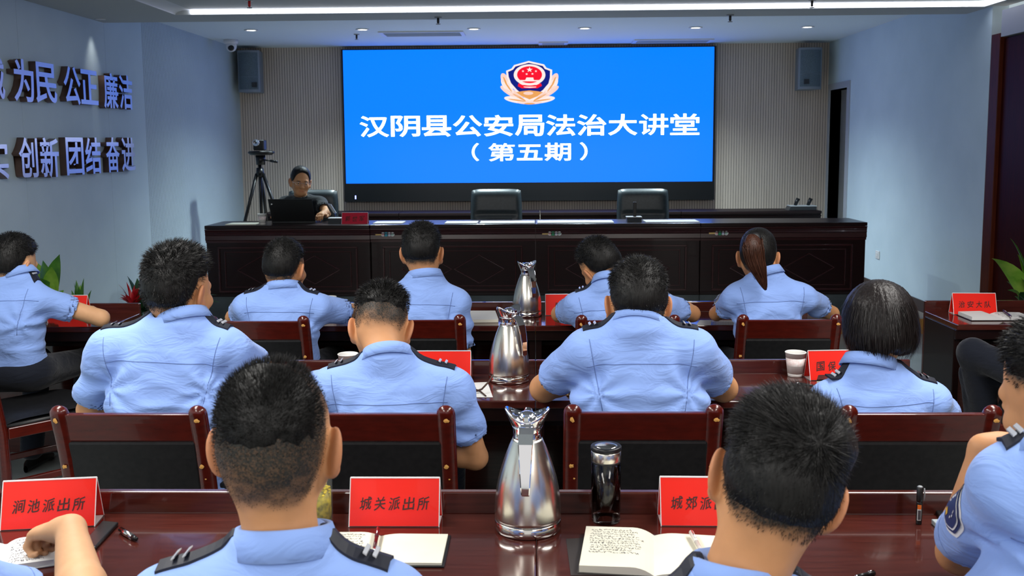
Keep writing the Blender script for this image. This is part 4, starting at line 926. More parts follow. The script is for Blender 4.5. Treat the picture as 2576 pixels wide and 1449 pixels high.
# ------------------------------------------------------------------ people: implicit surfaces meshed with surface nets
class Vox:
    def __init__(s, lo, hi, h):
        s.lo = np.array(lo, np.float32); s.h = h; n = np.ceil((np.array(hi) - np.array(lo)) / h).astype(int) + 1; s.n = n
        s.ax = [s.lo[i] + h * np.arange(n[i], dtype=np.float32) for i in range(3)]
        s.F = np.full(tuple(n), .2, np.float32)
    def sl(s, lo, hi):
        i0 = np.clip(np.floor((np.array(lo) - s.lo) / s.h).astype(int), 0, s.n); i1 = np.clip(np.ceil((np.array(hi) - s.lo) / s.h).astype(int) + 1, 0, s.n)
        S = tuple(slice(a, b) for a, b in zip(i0, i1))
        return S, np.meshgrid(s.ax[0][S[0]], s.ax[1][S[1]], s.ax[2][S[2]], indexing='ij', sparse=True)
    def put(s, fn, lo, hi, k=.02, mode='u', pad=.05):
        S, (x, y, z) = s.sl(np.array(lo) - pad, np.array(hi) + pad)
        if any(q.stop <= q.start for q in S): return s
        d = fn(x, y, z).astype(np.float32); a = s.F[S]
        if mode == 'u': hh = np.maximum(k - np.abs(a - d), 0) / max(k, 1e-6); s.F[S] = np.minimum(a, d) - hh * hh * k * .25
        elif mode == 's': d = -d; hh = np.maximum(k - np.abs(a - d), 0) / max(k, 1e-6); s.F[S] = np.maximum(a, d) + hh * hh * k * .25
        return s
    def cap(s, a, b, ra, rb, k=.02, mode='u', flat=None):
        a = np.array(a, float); b = np.array(b, float); ba = b - a; L2 = max(1e-9, float(ba @ ba)); r = max(ra, rb)
        def f(x, y, z):
            px, py, pz = x - a[0], y - a[1], z - a[2]
            t = np.clip((px * ba[0] + py * ba[1] + pz * ba[2]) / L2, 0, 1)
            return np.sqrt((px - ba[0] * t) ** 2 + (py - ba[1] * t) ** 2 + (pz - ba[2] * t) ** 2) - (ra + (rb - ra) * t)
        return s.put(f, np.minimum(a, b) - r, np.maximum(a, b) + r, k, mode)
    def ell(s, c, r, k=.02, mode='u', R=None):
        c = np.array(c, float); r = np.array(r, float)
        def f(x, y, z):
            p = (x - c[0], y - c[1], z - c[2])
            if R is not None: p = tuple(R[0][i] * p[0] + R[1][i] * p[1] + R[2][i] * p[2] for i in range(3))
            k0 = np.sqrt((p[0] / r[0]) ** 2 + (p[1] / r[1]) ** 2 + (p[2] / r[2]) ** 2); k1 = np.sqrt((p[0] / r[0] ** 2) ** 2 + (p[1] / r[1] ** 2) ** 2 + (p[2] / r[2] ** 2) ** 2)
            return k0 * (k0 - 1) / np.maximum(k1, 1e-6)
        m = r.max(); return s.put(f, c - m, c + m, k, mode)
    def mesh(s):
        F = s.F; sg = F < 0; nx, ny, nz = F.shape; cnt = np.zeros((nx - 1, ny - 1, nz - 1), np.int8)
        for i in (0, 1):
            for j in (0, 1):
                for k in (0, 1): cnt += sg[i:nx - 1 + i, j:ny - 1 + j, k:nz - 1 + k]
        idx = np.argwhere((cnt > 0) & (cnt < 8)); vid = np.full(cnt.shape, -1, np.int64); vid[tuple(idx.T)] = np.arange(len(idx))
        pos = np.zeros((len(idx), 3), np.float32); c = np.zeros(len(idx), np.float32); cor = [(i, j, k) for i in (0, 1) for j in (0, 1) for k in (0, 1)]
        for p in cor:
            for ax in range(3):
                if p[ax]: continue
                q = list(p); q[ax] = 1
                fa = F[tuple((idx + p).T)]; fb = F[tuple((idx + q).T)]; m = (fa < 0) != (fb < 0); t = np.where(m, fa / np.where(m, fa - fb, 1), 0)
                w_ = m.astype(np.float32); c += w_
                for d in range(3): pos[:, d] += w_ * (p[d] + (t if d == ax else 0))
        V = (idx + pos / c[:, None]) * s.h + s.lo; Q = []
        for ax in range(3):
            o1, o2 = [(1, 2), (2, 0), (0, 1)][ax]
            A = [slice(None)] * 3; B = [slice(None)] * 3; A[ax] = slice(0, -1); B[ax] = slice(1, None)
            for o in (o1, o2): A[o] = slice(1, -1); B[o] = slice(1, -1)
            a, b = sg[tuple(A)], sg[tuple(B)]; e = np.argwhere(a != b)
            if not len(e): continue
            base = e.copy(); base[:, o1] += 1; base[:, o2] += 1; fl = a[tuple(e.T)]; off = np.zeros(3, int); vs = []
            for d1, d2 in ((-1, -1), (0, -1), (0, 0), (-1, 0)):
                q = base.copy(); q[:, o1] += d1; q[:, o2] += d2; vs.append(vid[tuple(q.T)])
            vs = np.stack(vs, 1); vs[~fl] = vs[~fl][:, ::-1]; Q.append(vs)
        return V.astype(np.float64), np.concatenate(Q)
def vnormals(V, Q):
    n = np.cross(V[Q[:, 2]] - V[Q[:, 0]], V[Q[:, 3]] - V[Q[:, 1]]); N = np.zeros_like(V)
    for i in range(4): np.add.at(N, Q[:, i], n)
    return N / np.maximum(np.linalg.norm(N, axis=1, keepdims=True), 1e-12)
def np_mesh(name, V, Q, m, parent, tint=None, smooth=True):
    me = bpy.data.meshes.new(name); k = Q.shape[1]
    me.vertices.add(len(V)); me.vertices.foreach_set('co', np.asarray(V, np.float32).ravel())
    me.loops.add(Q.size); me.loops.foreach_set('vertex_index', Q.ravel().astype(np.int32))
    me.polygons.add(len(Q)); me.polygons.foreach_set('loop_start', np.arange(0, Q.size, k, dtype=np.int32))
    try: me.polygons.foreach_set('loop_total', np.full(len(Q), k, np.int32))
    except Exception: pass
    me.polygons.foreach_set('use_smooth', np.full(len(Q), smooth)); me.materials.append(m); me.update(calc_edges=True); me.validate()
    if tint is not None:
        a = me.color_attributes.new('tint', 'FLOAT_COLOR', 'POINT'); col = np.ones((len(V), 4), np.float32); col[:, :tint.shape[1]] = tint; a.data.foreach_set('color', col.ravel())
    return link(name, me, parent)
_rng = np.random.default_rng(7); _lat = _rng.random((32, 32, 32)).astype(np.float32)
def vnoise(P):
    i = np.floor(P).astype(int); f = P - i; f = f * f * (3 - 2 * f); i &= 31; j = (i + 1) & 31; r = 0
    for a in (0, 1):
        for b in (0, 1):
            for c in (0, 1):
                w_ = (f[:, 0] if a else 1 - f[:, 0]) * (f[:, 1] if b else 1 - f[:, 1]) * (f[:, 2] if c else 1 - f[:, 2])
                r = r + w_ * _lat[(j if a else i)[:, 0], (j if b else i)[:, 1], (j if c else i)[:, 2]]
    return r
def sstep(a, b, x): t = np.clip((x - a) / (b - a), 0, 1); return t * t * (3 - 2 * t)

# skin, hair, cloth
def skin_mat(name, col):
    m = mat(name, col, .55, spec=.35); b = m.node_tree.nodes['Principled BSDF']
    b.inputs['Subsurface Weight'].default_value = .12; b.inputs['Subsurface Radius'].default_value = (.012, .005, .003); b.inputs['Subsurface Scale'].default_value = .6
    at = nd(m, 'ShaderNodeAttribute'); at.attribute_name = 'tint'; sp = nd(m, 'ShaderNodeSeparateColor'); lk(m, at.outputs['Color'], sp.inputs[0])
    tc = nd(m, 'ShaderNodeTexCoord'); no = nd(m, 'ShaderNodeTexNoise'); no.inputs['Scale'].default_value = 30; no.inputs['Detail'].default_value = 4; lk(m, tc.outputs['Object'], no.inputs['Vector'])
    mx = nd(m, 'ShaderNodeMix', data_type='RGBA'); mx.inputs[6].default_value = (*[c * .86 for c in col], 1); mx.inputs[7].default_value = (*[min(1, c * 1.08) for c in col], 1); lk(m, no.outputs['Fac'], mx.inputs[0])
    m2 = nd(m, 'ShaderNodeMix', data_type='RGBA'); m2.inputs[7].default_value = (.022, .021, .018, 1); lk(m, mx.outputs[2], m2.inputs[6])          # stubble
    n2 = nd(m, 'ShaderNodeTexNoise'); n2.inputs['Scale'].default_value = 260; n2.inputs['Detail'].default_value = 3; lk(m, tc.outputs['Object'], n2.inputs['Vector'])
    ma = nd(m, 'ShaderNodeMath', operation='MULTIPLY_ADD'); ma.inputs[1].default_value = .5; ma.inputs[2].default_value = .72; lk(m, n2.outputs['Fac'], ma.inputs[0])
    mb = nd(m, 'ShaderNodeMath', operation='MULTIPLY', use_clamp=True); lk(m, ma.outputs[0], mb.inputs[0]); lk(m, sp.outputs[0], mb.inputs[1]); lk(m, mb.outputs[0], m2.inputs[0])
    m3 = nd(m, 'ShaderNodeMix', data_type='RGBA'); m3.inputs[7].default_value = (.42, .10, .06, 1); lk(m, m2.outputs[2], m3.inputs[6]); lk(m, sp.outputs[1], m3.inputs[0])   # flushed ears and lips
    lk(m, m3.outputs[2], b.inputs['Base Color']); return m
M['skin'] = skin_mat('skin', (.55, .27, .125)); M['skin_pale'] = skin_mat('skin_pale', (.61, .34, .18)); M['skin_tan'] = skin_mat('skin_tan', (.50, .25, .12))
def hair_mat(name, c, rough=.45):
    m = mat(name, c, rough, spec=.22); return noise_col(m, [q * .6 for q in c], [q * 1.5 for q in c], 60, (3, 3, .35), 4, .3, .75, .5, .004)
M['hair'] = hair_mat('black_hair', (.0075, .0072, .007)); M['hair_brown'] = hair_mat('brown_hair', (.045, .017, .010), .35); M['hair_bob'] = hair_mat('bob_hair', (.012, .010, .010), .3)
def cloth_mat(name, col, seam=False):
    m = mat(name, col, .8, spec=.15); b = m.node_tree.nodes['Principled BSDF']; b.inputs['Sheen Weight'].default_value = .15
    tc = nd(m, 'ShaderNodeTexCoord'); mp = nd(m, 'ShaderNodeMapping'); mp.inputs['Scale'].default_value = (1, 1, 2.4); mp.inputs['Rotation'].default_value = (0, .35, .2)
    no = nd(m, 'ShaderNodeTexNoise'); no.inputs['Scale'].default_value = 9; no.inputs['Detail'].default_value = 3; no.inputs['Distortion'].default_value = 1.2
    lk(m, tc.outputs['Object'], mp.inputs[0]); lk(m, mp.outputs[0], no.inputs['Vector'])
    bp = nd(m, 'ShaderNodeBump'); bp.inputs['Strength'].default_value = .35; bp.inputs['Distance'].default_value = .02; lk(m, no.outputs['Fac'], bp.inputs['Height']); lk(m, bp.outputs[0], b.inputs['Normal'])
    return m
M['shirt'] = cloth_mat('shirt_cloth', (.235, .365, .74)); M['collar'] = cloth_mat('collar_cloth', (.22, .345, .71)); M['seam'] = mat('seam_thread', (.12, .19, .42), .8)
M['polo'] = cloth_mat('black_polo', (.008, .010, .013)); M['trousers'] = cloth_mat('navy_trousers', (.007, .009, .016)); M['board'] = mat('epaulette_black', (.006, .008, .018), .6); M['silver'] = mat('silver_bar', (.7, .72, .75), .3, .6)
M['patch'] = mat('patch_navy', (.012, .03, .12), .6); M['patch_white'] = mat('patch_white', (.75, .76, .78), .6); M['shoe'] = mat('shoe_leather', (.008, .008, .008), .3); M['gold'] = mat('gold_thread', (.75, .45, .05), .5)
M['eye'] = mat('eye_white', (.7, .68, .64), .2); M['iris'] = mat('iris', (.015, .010, .008), .15)

def rot3(yaw, pitch, roll):
    a, p, r = (math.radians(q) for q in (yaw, pitch, roll))
    Rz = np.array([[math.cos(a), -math.sin(a), 0], [math.sin(a), math.cos(a), 0], [0, 0, 1]]); Rx = np.array([[1, 0, 0], [0, math.cos(-p), -math.sin(-p)], [0, math.sin(-p), math.cos(-p)]])
    Ry = np.array([[math.cos(r), 0, math.sin(r)], [0, 1, 0], [-math.sin(r), 0, math.cos(r)]]); return Rz @ Rx @ Ry
def hairline(y, nape, side, front):
    return np.interp(y, [-.11, -.06, -.035, -.012, .028, .05, .07, .10], [nape, nape, nape + .028, side, side + .006, side + .02, front, front + .012])
def head_sdf(h, nb, ears=1.0, neck=.056, face=True):
    """local frame: face +y, up +z, origin at the middle of the cranium; nb = neck base"""
    v = Vox((-.125, -.17, min(-.2, nb[2] - .02)), (.125, .15, .14), h)
    v.ell((0, -.008, .012), (.0765, .096, .092)).ell((0, -.052, -.012), (.062, .048, .058), .03).ell((0, .042, -.045), (.058, .052, .076), .03)
    for s in (-1, 1):
        v.cap((s * .050, .012, -.062), (s * .028, .064, -.104), .018, .016, .03); v.ell((s * .038, .068, -.050), (.026, .022, .02), .02)
    v.ell((0, .070, -.106), (.030, .024, .020), .03)
    nb = np.array(nb, float); v.cap((0, -.020, -.050), nb, neck * .97, neck * .86, .035)
    for s in (-1, 1): v.cap((s * .020, -.050, -.055), nb + np.array((s * .020, .0, 0)), .022, .022, .03)
    if face:
        v.cap((-.034, .082, -.006), (.034, .082, -.006), .012, .012, .015)
        for s in (-1, 1): v.ell((s * .031, .100, -.024), (.017, .012, .010), .012, 's'); v.ell((s * .031, .081, -.025), (.0155, .014, .0105), .004)
        v.cap((0, .090, -.022), (0, .108, -.055), .008, .012, .012)
        for s in (-1, 1): v.ell((s * .011, .100, -.058), (.008, .010, .007), .008)
        v.cap((-.017, .091, -.083), (.017, .091, -.083), .0065, .0065, .006).cap((-.013, .091, -.0925), (.013, .091, -.0925), .0065, .0065, .005)
        v.ell((0, .101, -.088), (.020, .006, .0012), .003, 's')
    for s in (-1, 1):
        E = rot3(s * 28, 0, s * 8); e = ears
        v.ell((s * (.083 + .004 * (e - 1)), -.004, -.026), (.0085 * e, .021 * e, .034 * e), .010, R=E); v.ell((s * .079, .006, -.054), (.009, .011, .012), .012)
        v.ell((s * (.0925 + .007 * (e - 1)), .002, -.024), (.006 * e, .012 * e, .021 * e), .006, 's', R=E)
    return v
def build_head(P, nbw, T, res):
    """head, ears and neck of a person; returns mesh arrays in world space plus hair"""
    hs = P.get('hs', 1.08); Rm = rot3(*P['rot']); o = np.array(P['hw']); toW = lambda V: (V * hs) @ Rm.T + o
    nb = ((nbw - o) @ Rm) / hs; h = res / hs
    v = head_sdf(h, nb, P.get('ears', 1.0), P.get('neck', .056), P.get('face', True)); V, Q = v.mesh(); N = vnormals(V, Q)
    st = P.get('hair', {}); nape, side, front, fade = st.get('nape', -.075), st.get('side', .0), st.get('front', .06), st.get('fade', .05)
    hz = hairline(V[:, 1], nape, side, front); isear = (np.abs(V[:, 0]) > .079) & (V[:, 2] < .012) & (V[:, 2] > -.075)
    rag = .012 * (vnoise(V * 70) - .5)
    m = sstep(0, fade, V[:, 2] - hz + rag) * ~isear
    c0_ = st.get('cap0', 0); dz_ = V[:, 2] - hz - c0_ + 1.5 * rag
    if c0_: m = m * sstep(-.045, .03, dz_) + .25 * m * (1 - sstep(-.045, .03, dz_))
    stub = np.clip(st.get('stub', .75) * sstep(-.004, .03, V[:, 2] - hz + rag) + (sstep(-.05, .03, dz_) * .7 if c0_ else m * .6), 0, 1) * ~isear
    if st.get('thin'):                                       # patches where scalp shows
        stub = stub * (1 - st['thin'] * (.5 * sstep(.40, .85, vnoise(V * np.array((38, 38, 26)) + 3.3)) + .5 * sstep(.35, .8, vnoise(V * 110))) * (1 - sstep(-.05, .025, dz_) if c0_ else (1 - sstep(.02, .06, V[:, 2]))))
    ear = sstep(.078, .088, np.abs(V[:, 0])) * isear; lips = np.exp(-((V[:, 2] + .088) / .007) ** 2) * (np.abs(V[:, 0]) < .02) * (V[:, 1] > .09)
    tint = np.stack([stub, np.clip(ear * .30 + lips * .5, 0, 1), ear], 1)
    out = dict(V=toW(V), Q=Q, tint=tint, toW=toW, R=Rm, hs=hs)
    # solid cap of hair hugging the cranium
    th = st.get('thick', .010); c = Vox((-.13, -.16, -.12), (.13, .13, .16), h)
    c.ell((0, -.008, .012), (.0765, .096, .092)).ell((0, -.052, -.012), (.062, .048, .058), .03).ell((0, .042, -.045), (.058, .052, .076), .03)
    X, Y, Z = np.meshgrid(*c.ax, indexing='ij'); G = np.stack([X.ravel(), Y.ravel(), Z.ravel()], 1)
    near = np.abs(c.F.ravel()) < .06; t = np.full(len(G), -.02, np.float32); g = G[near]
    mm = sstep(st.get('cap0', .0), st.get('cap0', .0) + fade, g[:, 2] - hairline(g[:, 1], nape, side, front) + (.034 if st.get('cap0') else .012) * (.6 * vnoise(g * 60) + .4 * vnoise(g * 170) - .5))
    top = sstep(.02, .10, g[:, 2]); tt = th * (.45 + .55 * top) * (1 + st.get('lump', .25) * (vnoise(g * 36) - .5) + .5 * st.get('lump', .25) * (vnoise(g * 80) - .5))
    if st.get('tuft'):
        q = np.array(st['tuft'][:3]); tt = tt + st['tuft'][3] * np.exp(-((g - q) ** 2).sum(1) / .028 ** 2)
    t[near] = mm * (tt + .006) - .006; c.F -= t.reshape(c.F.shape)
    HV, HQ = c.mesh(); out['cap'] = (toW(HV), HQ)
    # blades of hair standing out of the cap and thinning down the fade
    nB = st.get('blades', 2500); rg = np.random.default_rng(P.get('seed', 1)); L0, L1 = st.get('len', (.003, .012))
    pr = np.clip(m + .35 * (stub > .3) * (m < .3), 0, 1); ok = np.where(pr > .03)[0]
    pick = rg.choice(ok, nB, p=pr[ok] / pr[ok].sum()); pb = V[pick] + rg.normal(0, .0018, (nB, 3)); nn = N[pick]
    whorl = np.array(st.get('whorl', (0, -.06, .085))); fl = pb - whorl; fl = fl - nn * (fl * nn).sum(1, keepdims=True); fl /= np.maximum(np.linalg.norm(fl, axis=1, keepdims=True), 1e-6)
    up = np.array((0, 0, 1.0)); tp = sstep(.0, .085, pb[:, 2]) * m[pick]
    d = nn * st.get('stand', .8) + fl * st.get('comb', .5) + up * st.get('up', .25) * tp[:, None] + rg.normal(0, .22, (nB, 3)); d /= np.linalg.norm(d, axis=1, keepdims=True)
    ln = (L0 + (L1 - L0) * tp) * rg.uniform(.6, 1.25, nB); root = pb + nn * (np.maximum(0, m[pick] * th * (.45 + .55 * tp) - .003))[:, None]
    sd = np.cross(d, rg.normal(0, 1, (nB, 3))); sd /= np.linalg.norm(sd, axis=1, keepdims=True); wv = st.get('w', .0006)
    mid = root + d * (ln * .55)[:, None]; tip = root + d * ln[:, None] + fl * (ln * .25)[:, None]
    BV = np.stack([root - sd * wv, root + sd * wv, mid - sd * wv * .8, mid + sd * wv * .8, tip - sd * wv * .15, tip + sd * wv * .15], 1).reshape(-1, 3)
    k = np.arange(nB)[:, None] * 6; BQ = np.concatenate([k + np.array([[0, 1, 3, 2]]), k + np.array([[2, 3, 5, 4]])])
    out['blades'] = (toW(BV), BQ); return out
def tube_pts(fn, n): return [fn(i / n) for i in range(n + 1)]
def hand_sdf(v, W, dirf, up, s=1.0, curl=.5, r=.0088):
    """palm, four unequal fingers with knuckle bends and a thumb leaving the palm's side; dirf = pointing direction, up = back of the hand"""
    d = np.array(dirf, float); d /= np.linalg.norm(d); u = np.array(up, float); u -= d * (u @ d); u /= np.linalg.norm(u); sd = np.cross(d, u); W = np.array(W, float)
    thumb_side = s
    v.cap(W, W + d * .03, .024, .027, .02)
    for k in (-1, 0, 1): v.cap(W + d * .02 + sd * k * .014, W + d * .085 + sd * k * .021, .0145, .0135, .02)
    for k, (o, L) in enumerate(((-.030, .060), (-.010, .074), (.010, .080), (.030, .070))):
        o = o * thumb_side * -1; p = W + d * .092 + sd * o * .95; a = .25 + curl * .5
        for j, f in enumerate((.45, .32, .23)):
            q = p + (d * math.cos(a) - u * math.sin(a)) * L * f; v.cap(p, q, r * (1 - .08 * j), r * (.92 - .08 * j), .006); p = q; a += curl * 1.0
    p = W + d * .03 - sd * thumb_side * -.026; a = d * .55 + sd * thumb_side * .8 - u * .25; a /= np.linalg.norm(a)
    q = p + a * .038; v.cap(p, q, .0125, .0105, .012); a2 = d * .9 + sd * thumb_side * .15 - u * .35; a2 /= np.linalg.norm(a2); v.cap(q, q + a2 * .034, .0105, .008, .006)

SHIRT_RES = {1: .010, 2: .0075, 3: .006}
def person(P, label):
    """P: hw head centre, col back-of-collar point, S/E/Wr shoulder, elbow, wrist pairs (left, right), pelvis, knees, row 1..3"""
    row = P['row']; Y0 = P['Y']; pel = np.array(P['pelvis'], float)
    t = thing('person', label, 'person', (pel[0], pel[1], 0), group=P.get('group'))
    S = [np.array(q, float) for q in P['S']]; E = [np.array(q, float) for q in P['E']]; Wr = [np.array(q, float) for q in P['Wr']]
    hw = np.array(P['hw']); col = np.array(P.get('col', (0, 0, 0)), float); hs = P.get('hs', 1.08); Rm = rot3(*P['rot'])
    skullb = hw + Rm @ np.array((0, -.022, -.065)) * hs; ringc = np.array(P['ring'], float) if P.get('ring') is not None else col + np.array((0, .062, -.002)); hd0 = skullb - ringc; hd0 /= np.linalg.norm(hd0); sm = (S[0] + S[1]) / 2; fw = np.cross((0, 0, 1.0), S[1] - S[0]); fw /= np.linalg.norm(fw)
    ndir = np.array((0, 0, 1.0)) * .72 + hd0 * .28 + fw * P.get('lean', .10); ndir /= np.linalg.norm(ndir)
    nbw = ringc - ndir * .060 + fw * .004; skin = M[P.get('skin', 'skin')]
    H = build_head(P, nbw, t, {1: .0045, 2: .004, 3: .0035}[row])
    # --- torso frame
    topc = (sm * .5 + ringc * .5); ax = topc - pel; L = np.linalg.norm(ax); ax = ax / L; xd = S[1] - S[0]; shw = np.linalg.norm(xd); xd = xd - ax * (xd @ ax); xd /= np.linalg.norm(xd); yd = np.cross(ax, xd)
    g = P.get('girth', 1.0); tt = [-.1, 0, .15, .35, .6, .8, .92, 1.0, 1.12]
    hwid = [.165 * g, .170 * g, .160 * g, .158 * g, .172 * g, shw * .40, shw * .36, shw * .24, .05]; hdep = [.125, .128 * g, .122 * g, .118 * g, .118, .108, .092, .066, .04]
    bow = P.get('bow', .03)
    def torso(off):
        def f(x, y, z):
            px, py, pz = x - pel[0], y - pel[1], z - pel[2]; q = (px * ax[0] + py * ax[1] + pz * ax[2]) / L; u = px * xd[0] + py * xd[1] + pz * xd[2]; w_ = px * yd[0] + py * yd[1] + pz * yd[2]
            qq = np.clip(q, -.1, 1.12); a = np.interp(qq.ravel(), tt, hwid).reshape(qq.shape) + off; b = np.interp(qq.ravel(), tt, hdep).reshape(qq.shape) + off
            w2 = w_ + bow * np.sin(np.pi * np.clip(q, 0, 1.0)) ; e = (np.abs(u / a) ** 2.5 + np.abs(w2 / b) ** 2.3) ** (1 / 2.4)
            d = (e - 1) * np.minimum(a, b); return np.maximum(d, np.maximum((-.06 - q) * L, (q - 1.10) * L)) * .8
        return f
    lo = np.minimum.reduce([pel, topc, S[0], S[1]]) - .24; hi = np.maximum.reduce([pel, topc, S[0], S[1]]) + .24
    fr = P.get('sleeve', (.60, .60)); shirt = Vox(np.minimum.reduce([lo, E[0] - .09, E[1] - .09]), np.maximum.reduce([hi, E[0] + .09, E[1] + .09]), SHIRT_RES[row])
    shirt.lo; shirt.put(torso(0), lo, hi, .01, pad=0)
    r_s = P.get('r_s', .060)
    for i in (0, 1):
        tr = ringc * .8 + topc * .2 - np.array((0, 0, .022)); shirt.cap(tr, S[i] + np.array((0, 0, -.004)), .050, r_s * .93, .05)
        en = S[i] + (E[i] - S[i]) * fr[i]; dr = (E[i] - S[i]) / np.linalg.norm(E[i] - S[i])
        shirt.cap(S[i], en + dr * .03, r_s, r_s * 1.02, .035)
    shirt.cap(S[0] * .8 + sm * .2, S[1] * .8 + sm * .2, r_s * .9, r_s * .9, .05)
    for i in (0, 1):                                              # clean cuffs
        en = S[i] + (E[i] - S[i]) * fr[i]; dr = (E[i] - S[i]) / np.linalg.norm(E[i] - S[i])
        shirt.put(lambda x, y, z: np.maximum(-((x - en[0]) * dr[0] + (y - en[1]) * dr[1] + (z - en[2]) * dr[2]), np.sqrt((x - en[0]) ** 2 + (y - en[1]) ** 2 + (z - en[2]) ** 2) - .11), en - .12, en + .12, .004, 's', 0)
        shirt.cap(en - dr * .02, en + dr * .05, r_s * .86, r_s * .9, .004, 's')
    shirt.cap(ringc - ndir * .040, topc - np.array((0, 0, .02)), P.get('neck', .056) * hs + .004, .088, .05)
    nk = ringc + ndir * .004; shirt.put(lambda x, y, z: np.maximum(np.sqrt((x - nk[0]) ** 2 + (y - nk[1]) ** 2 + (z - nk[2]) ** 2) - .085, -((x - nk[0]) * ndir[0] + (y - nk[1]) * ndir[1] + (z - nk[2]) * ndir[2])), nk - .09, nk + .09, .004, 's', 0)
    if P.get('waist'): zc_ = P['waist']; shirt.put(lambda x, y, z: (z - zc_) + 0 * x + 0 * y, lo, np.array((hi[0], hi[1], zc_)), .004, 's', .02)
    V, Q = shirt.mesh(); N = vnormals(V, Q); sd_ = P.get('seed', 1) * 3.7
    # folds: soft horizontal drapes low on the back, creases fanning from the armpits
    q = ((V - pel) @ ax) / L; loc = np.stack([(V - pel) @ xd, (V - pel) @ yd, (V - pel) @ ax], 1); amp = P.get('fold', 1.0)
    wv = vnoise(loc * np.array((5, 5, 17)) + sd_); wv2 = vnoise(loc * np.array((9, 9, 26)) + sd_ + 9); rid = 1 - np.abs(2 * wv - 1) * 1.6
    disp = amp * (.009 * (rid - .4) * (1 - .75 * sstep(.50, .85, q)) + .0035 * (wv2 - .5))
    for i in (0, 1):
        ap = S[i] * .80 + sm * .2 - ax * .10 - yd * .04; dv = V - ap; r = np.linalg.norm(dv, axis=1); an = np.arctan2(dv @ ax, dv @ xd * (1 if i else -1))
        disp += amp * .0048 * np.sin(an * 7 + sd_ + 2.5 * vnoise(V * 9)) * np.exp(-((r - .09) / .075) ** 2)
    V = V + N * disp[:, None]; so = np_mesh('shirt', V, Q, M[P.get('shirt', 'shirt')], t)
    bv = BVHTree.FromPolygons([tuple(p) for p in V], Q.tolist())
    police = P.get('shirt', 'shirt') == 'shirt'
    def on(p, d, lift=.0): 
        hit = bv.ray_cast(Vector(p), Vector(d)); return (hit[0] + hit[1] * lift) if hit[0] is not None else None
    if police and not P.get('plain'):
        def track(fn, n, r, nm):
            pts = []
            for i in range(n + 1):
                a, d = fn(i / n); h_ = on(a, d, .0004)
                if h_ is not None and (not pts or (h_ - pts[-1]).length < .06): pts.append(h_)
            if len(pts) > 3: MB().tube(pts, r, 5).build(nm, M['seam'], so, True)
        yk = P.get('yoke', .86); r0 = {1: .0013, 2: .0012, 3: .0011}[row]
        base = lambda u: pel + ax * (L * (yk - .035 * abs(2 * u - 1) ** 2.2)) + xd * ((u - .5) * shw * .97) - yd * .4
        track(lambda u: (base(u), yd), 40, r0, 'yoke_seam')
        for i in (0, 1):
            sg = 1 if i else -1; track(lambda u: (S[i] + ax * (.055 - .20 * u) + xd * (-sg * (.012 + .035 * u)) - yd * .4, yd), 22, r0, 'armhole_seam')
            en = S[i] + (E[i] - S[i]) * (fr[i] - .09); dr = (E[i] - S[i]) / np.linalg.norm(E[i] - S[i]); e1 = np.cross(dr, yd); e1 /= np.linalg.norm(e1); e2 = np.cross(dr, e1)
            track(lambda u: (lambda o_: (en + o_ * .2, -o_))(e1 * math.cos(6.283 * u) + e2 * math.sin(6.283 * u)), 26, r0 * .8, 'cuff_seam')
    # --- collar: stand plus folded leaf, open at the throat
    e1 = np.cross(ndir, np.array((0, 1.0, 0))); e1 /= np.linalg.norm(e1); e2 = np.cross(ndir, e1); e2 = -e2 if e2 @ yd < 0 else e2; e1 = -e1 if e1 @ xd < 0 else e1
    cr = P.get('cr', .066); ch = P.get('ch', .040); b = MB(); n = 44; prof = [(-.004, ch * .2, 1), (-.003, ch * .85, 1), (.001, ch * 1.0, 1), (.006, ch * .98, 1), (.011, ch * .55, 1), (.016, ch * .05, 1), (.0125, ch * .03, 1), (.006, ch * .6, 1)]
    if P.get('collar', True):
        Vc = []
        for i in range(n + 1):
            a = math.radians(20) + (2 * math.pi - math.radians(40)) * i / n; ca, sa = math.sin(a), math.cos(a)      # gap at the front (+e2)
            bk = .5 - .5 * sa
            for dr_, hh, _ in prof:
                rr = cr + dr_ * (1.0 + .5 * (1 - bk)); tilt = -.012 * (1 + sa)
                Vc.append(tuple(ringc + e1 * (ca * rr * 1.02) + e2 * (sa * rr * 1.0) + ndir * (hh - ch * .55 + tilt)))
        k = len(prof); b.add(Vc, [((i + 1) * k + j, (i + 1) * k + (j + 1) % k, i * k + (j + 1) % k, i * k + j) for i in range(n) for j in range(k)] + [tuple(range(k)), tuple(n * k + j for j in range(k - 1, -1, -1))])
        b.build('collar', M['collar'] if police else M['polo'], t, True)
    # --- body: head, neck and a coarser torso with both arms and hands
    arm = Vox(np.minimum.reduce([pel - .12, E[0] - .12, E[1] - .12, Wr[0] - .24, Wr[1] - .24, S[0] - .1, S[1] - .1]), np.maximum.reduce([topc + .05, E[0] + .12, E[1] + .12, Wr[0] + .24, Wr[1] + .24, S[0] + .1, S[1] + .1]), P.get('arm_res', {1: .010, 2: .008, 3: .006}[row]))
    arm.put(torso(-.030), lo, hi, .01, pad=0); arm.cap(sm - ax * .03, nbw - ndir * .02, .04, .036, .03); ar = P.get('ar', 1.0)
    for i in (0, 1):
        arm.cap(sm * .35 + S[i] * .65, S[i], .045, .043, .02); arm.cap(S[i], E[i], .044 * ar, .040 * ar, .02)
        m_ = E[i] * .72 + Wr[i] * .28; arm.cap(E[i], m_, .039 * ar, .042 * ar, .012); arm.cap(m_, Wr[i], .041 * ar, .026 * ar, .012)
        hd = Wr[i] - E[i] if P.get('hd') is None else np.array(P['hd'][i], float); hd[2] *= .3 if P.get('hd') is None else 1
        hand_sdf(arm, Wr[i], hd, P.get('hup', ((0, 0, 1), (0, 0, 1)))[i], -1 if i == 0 else 1, P.get('curl', (.6, .6))[i], max(.0085, arm.h * 1.05))
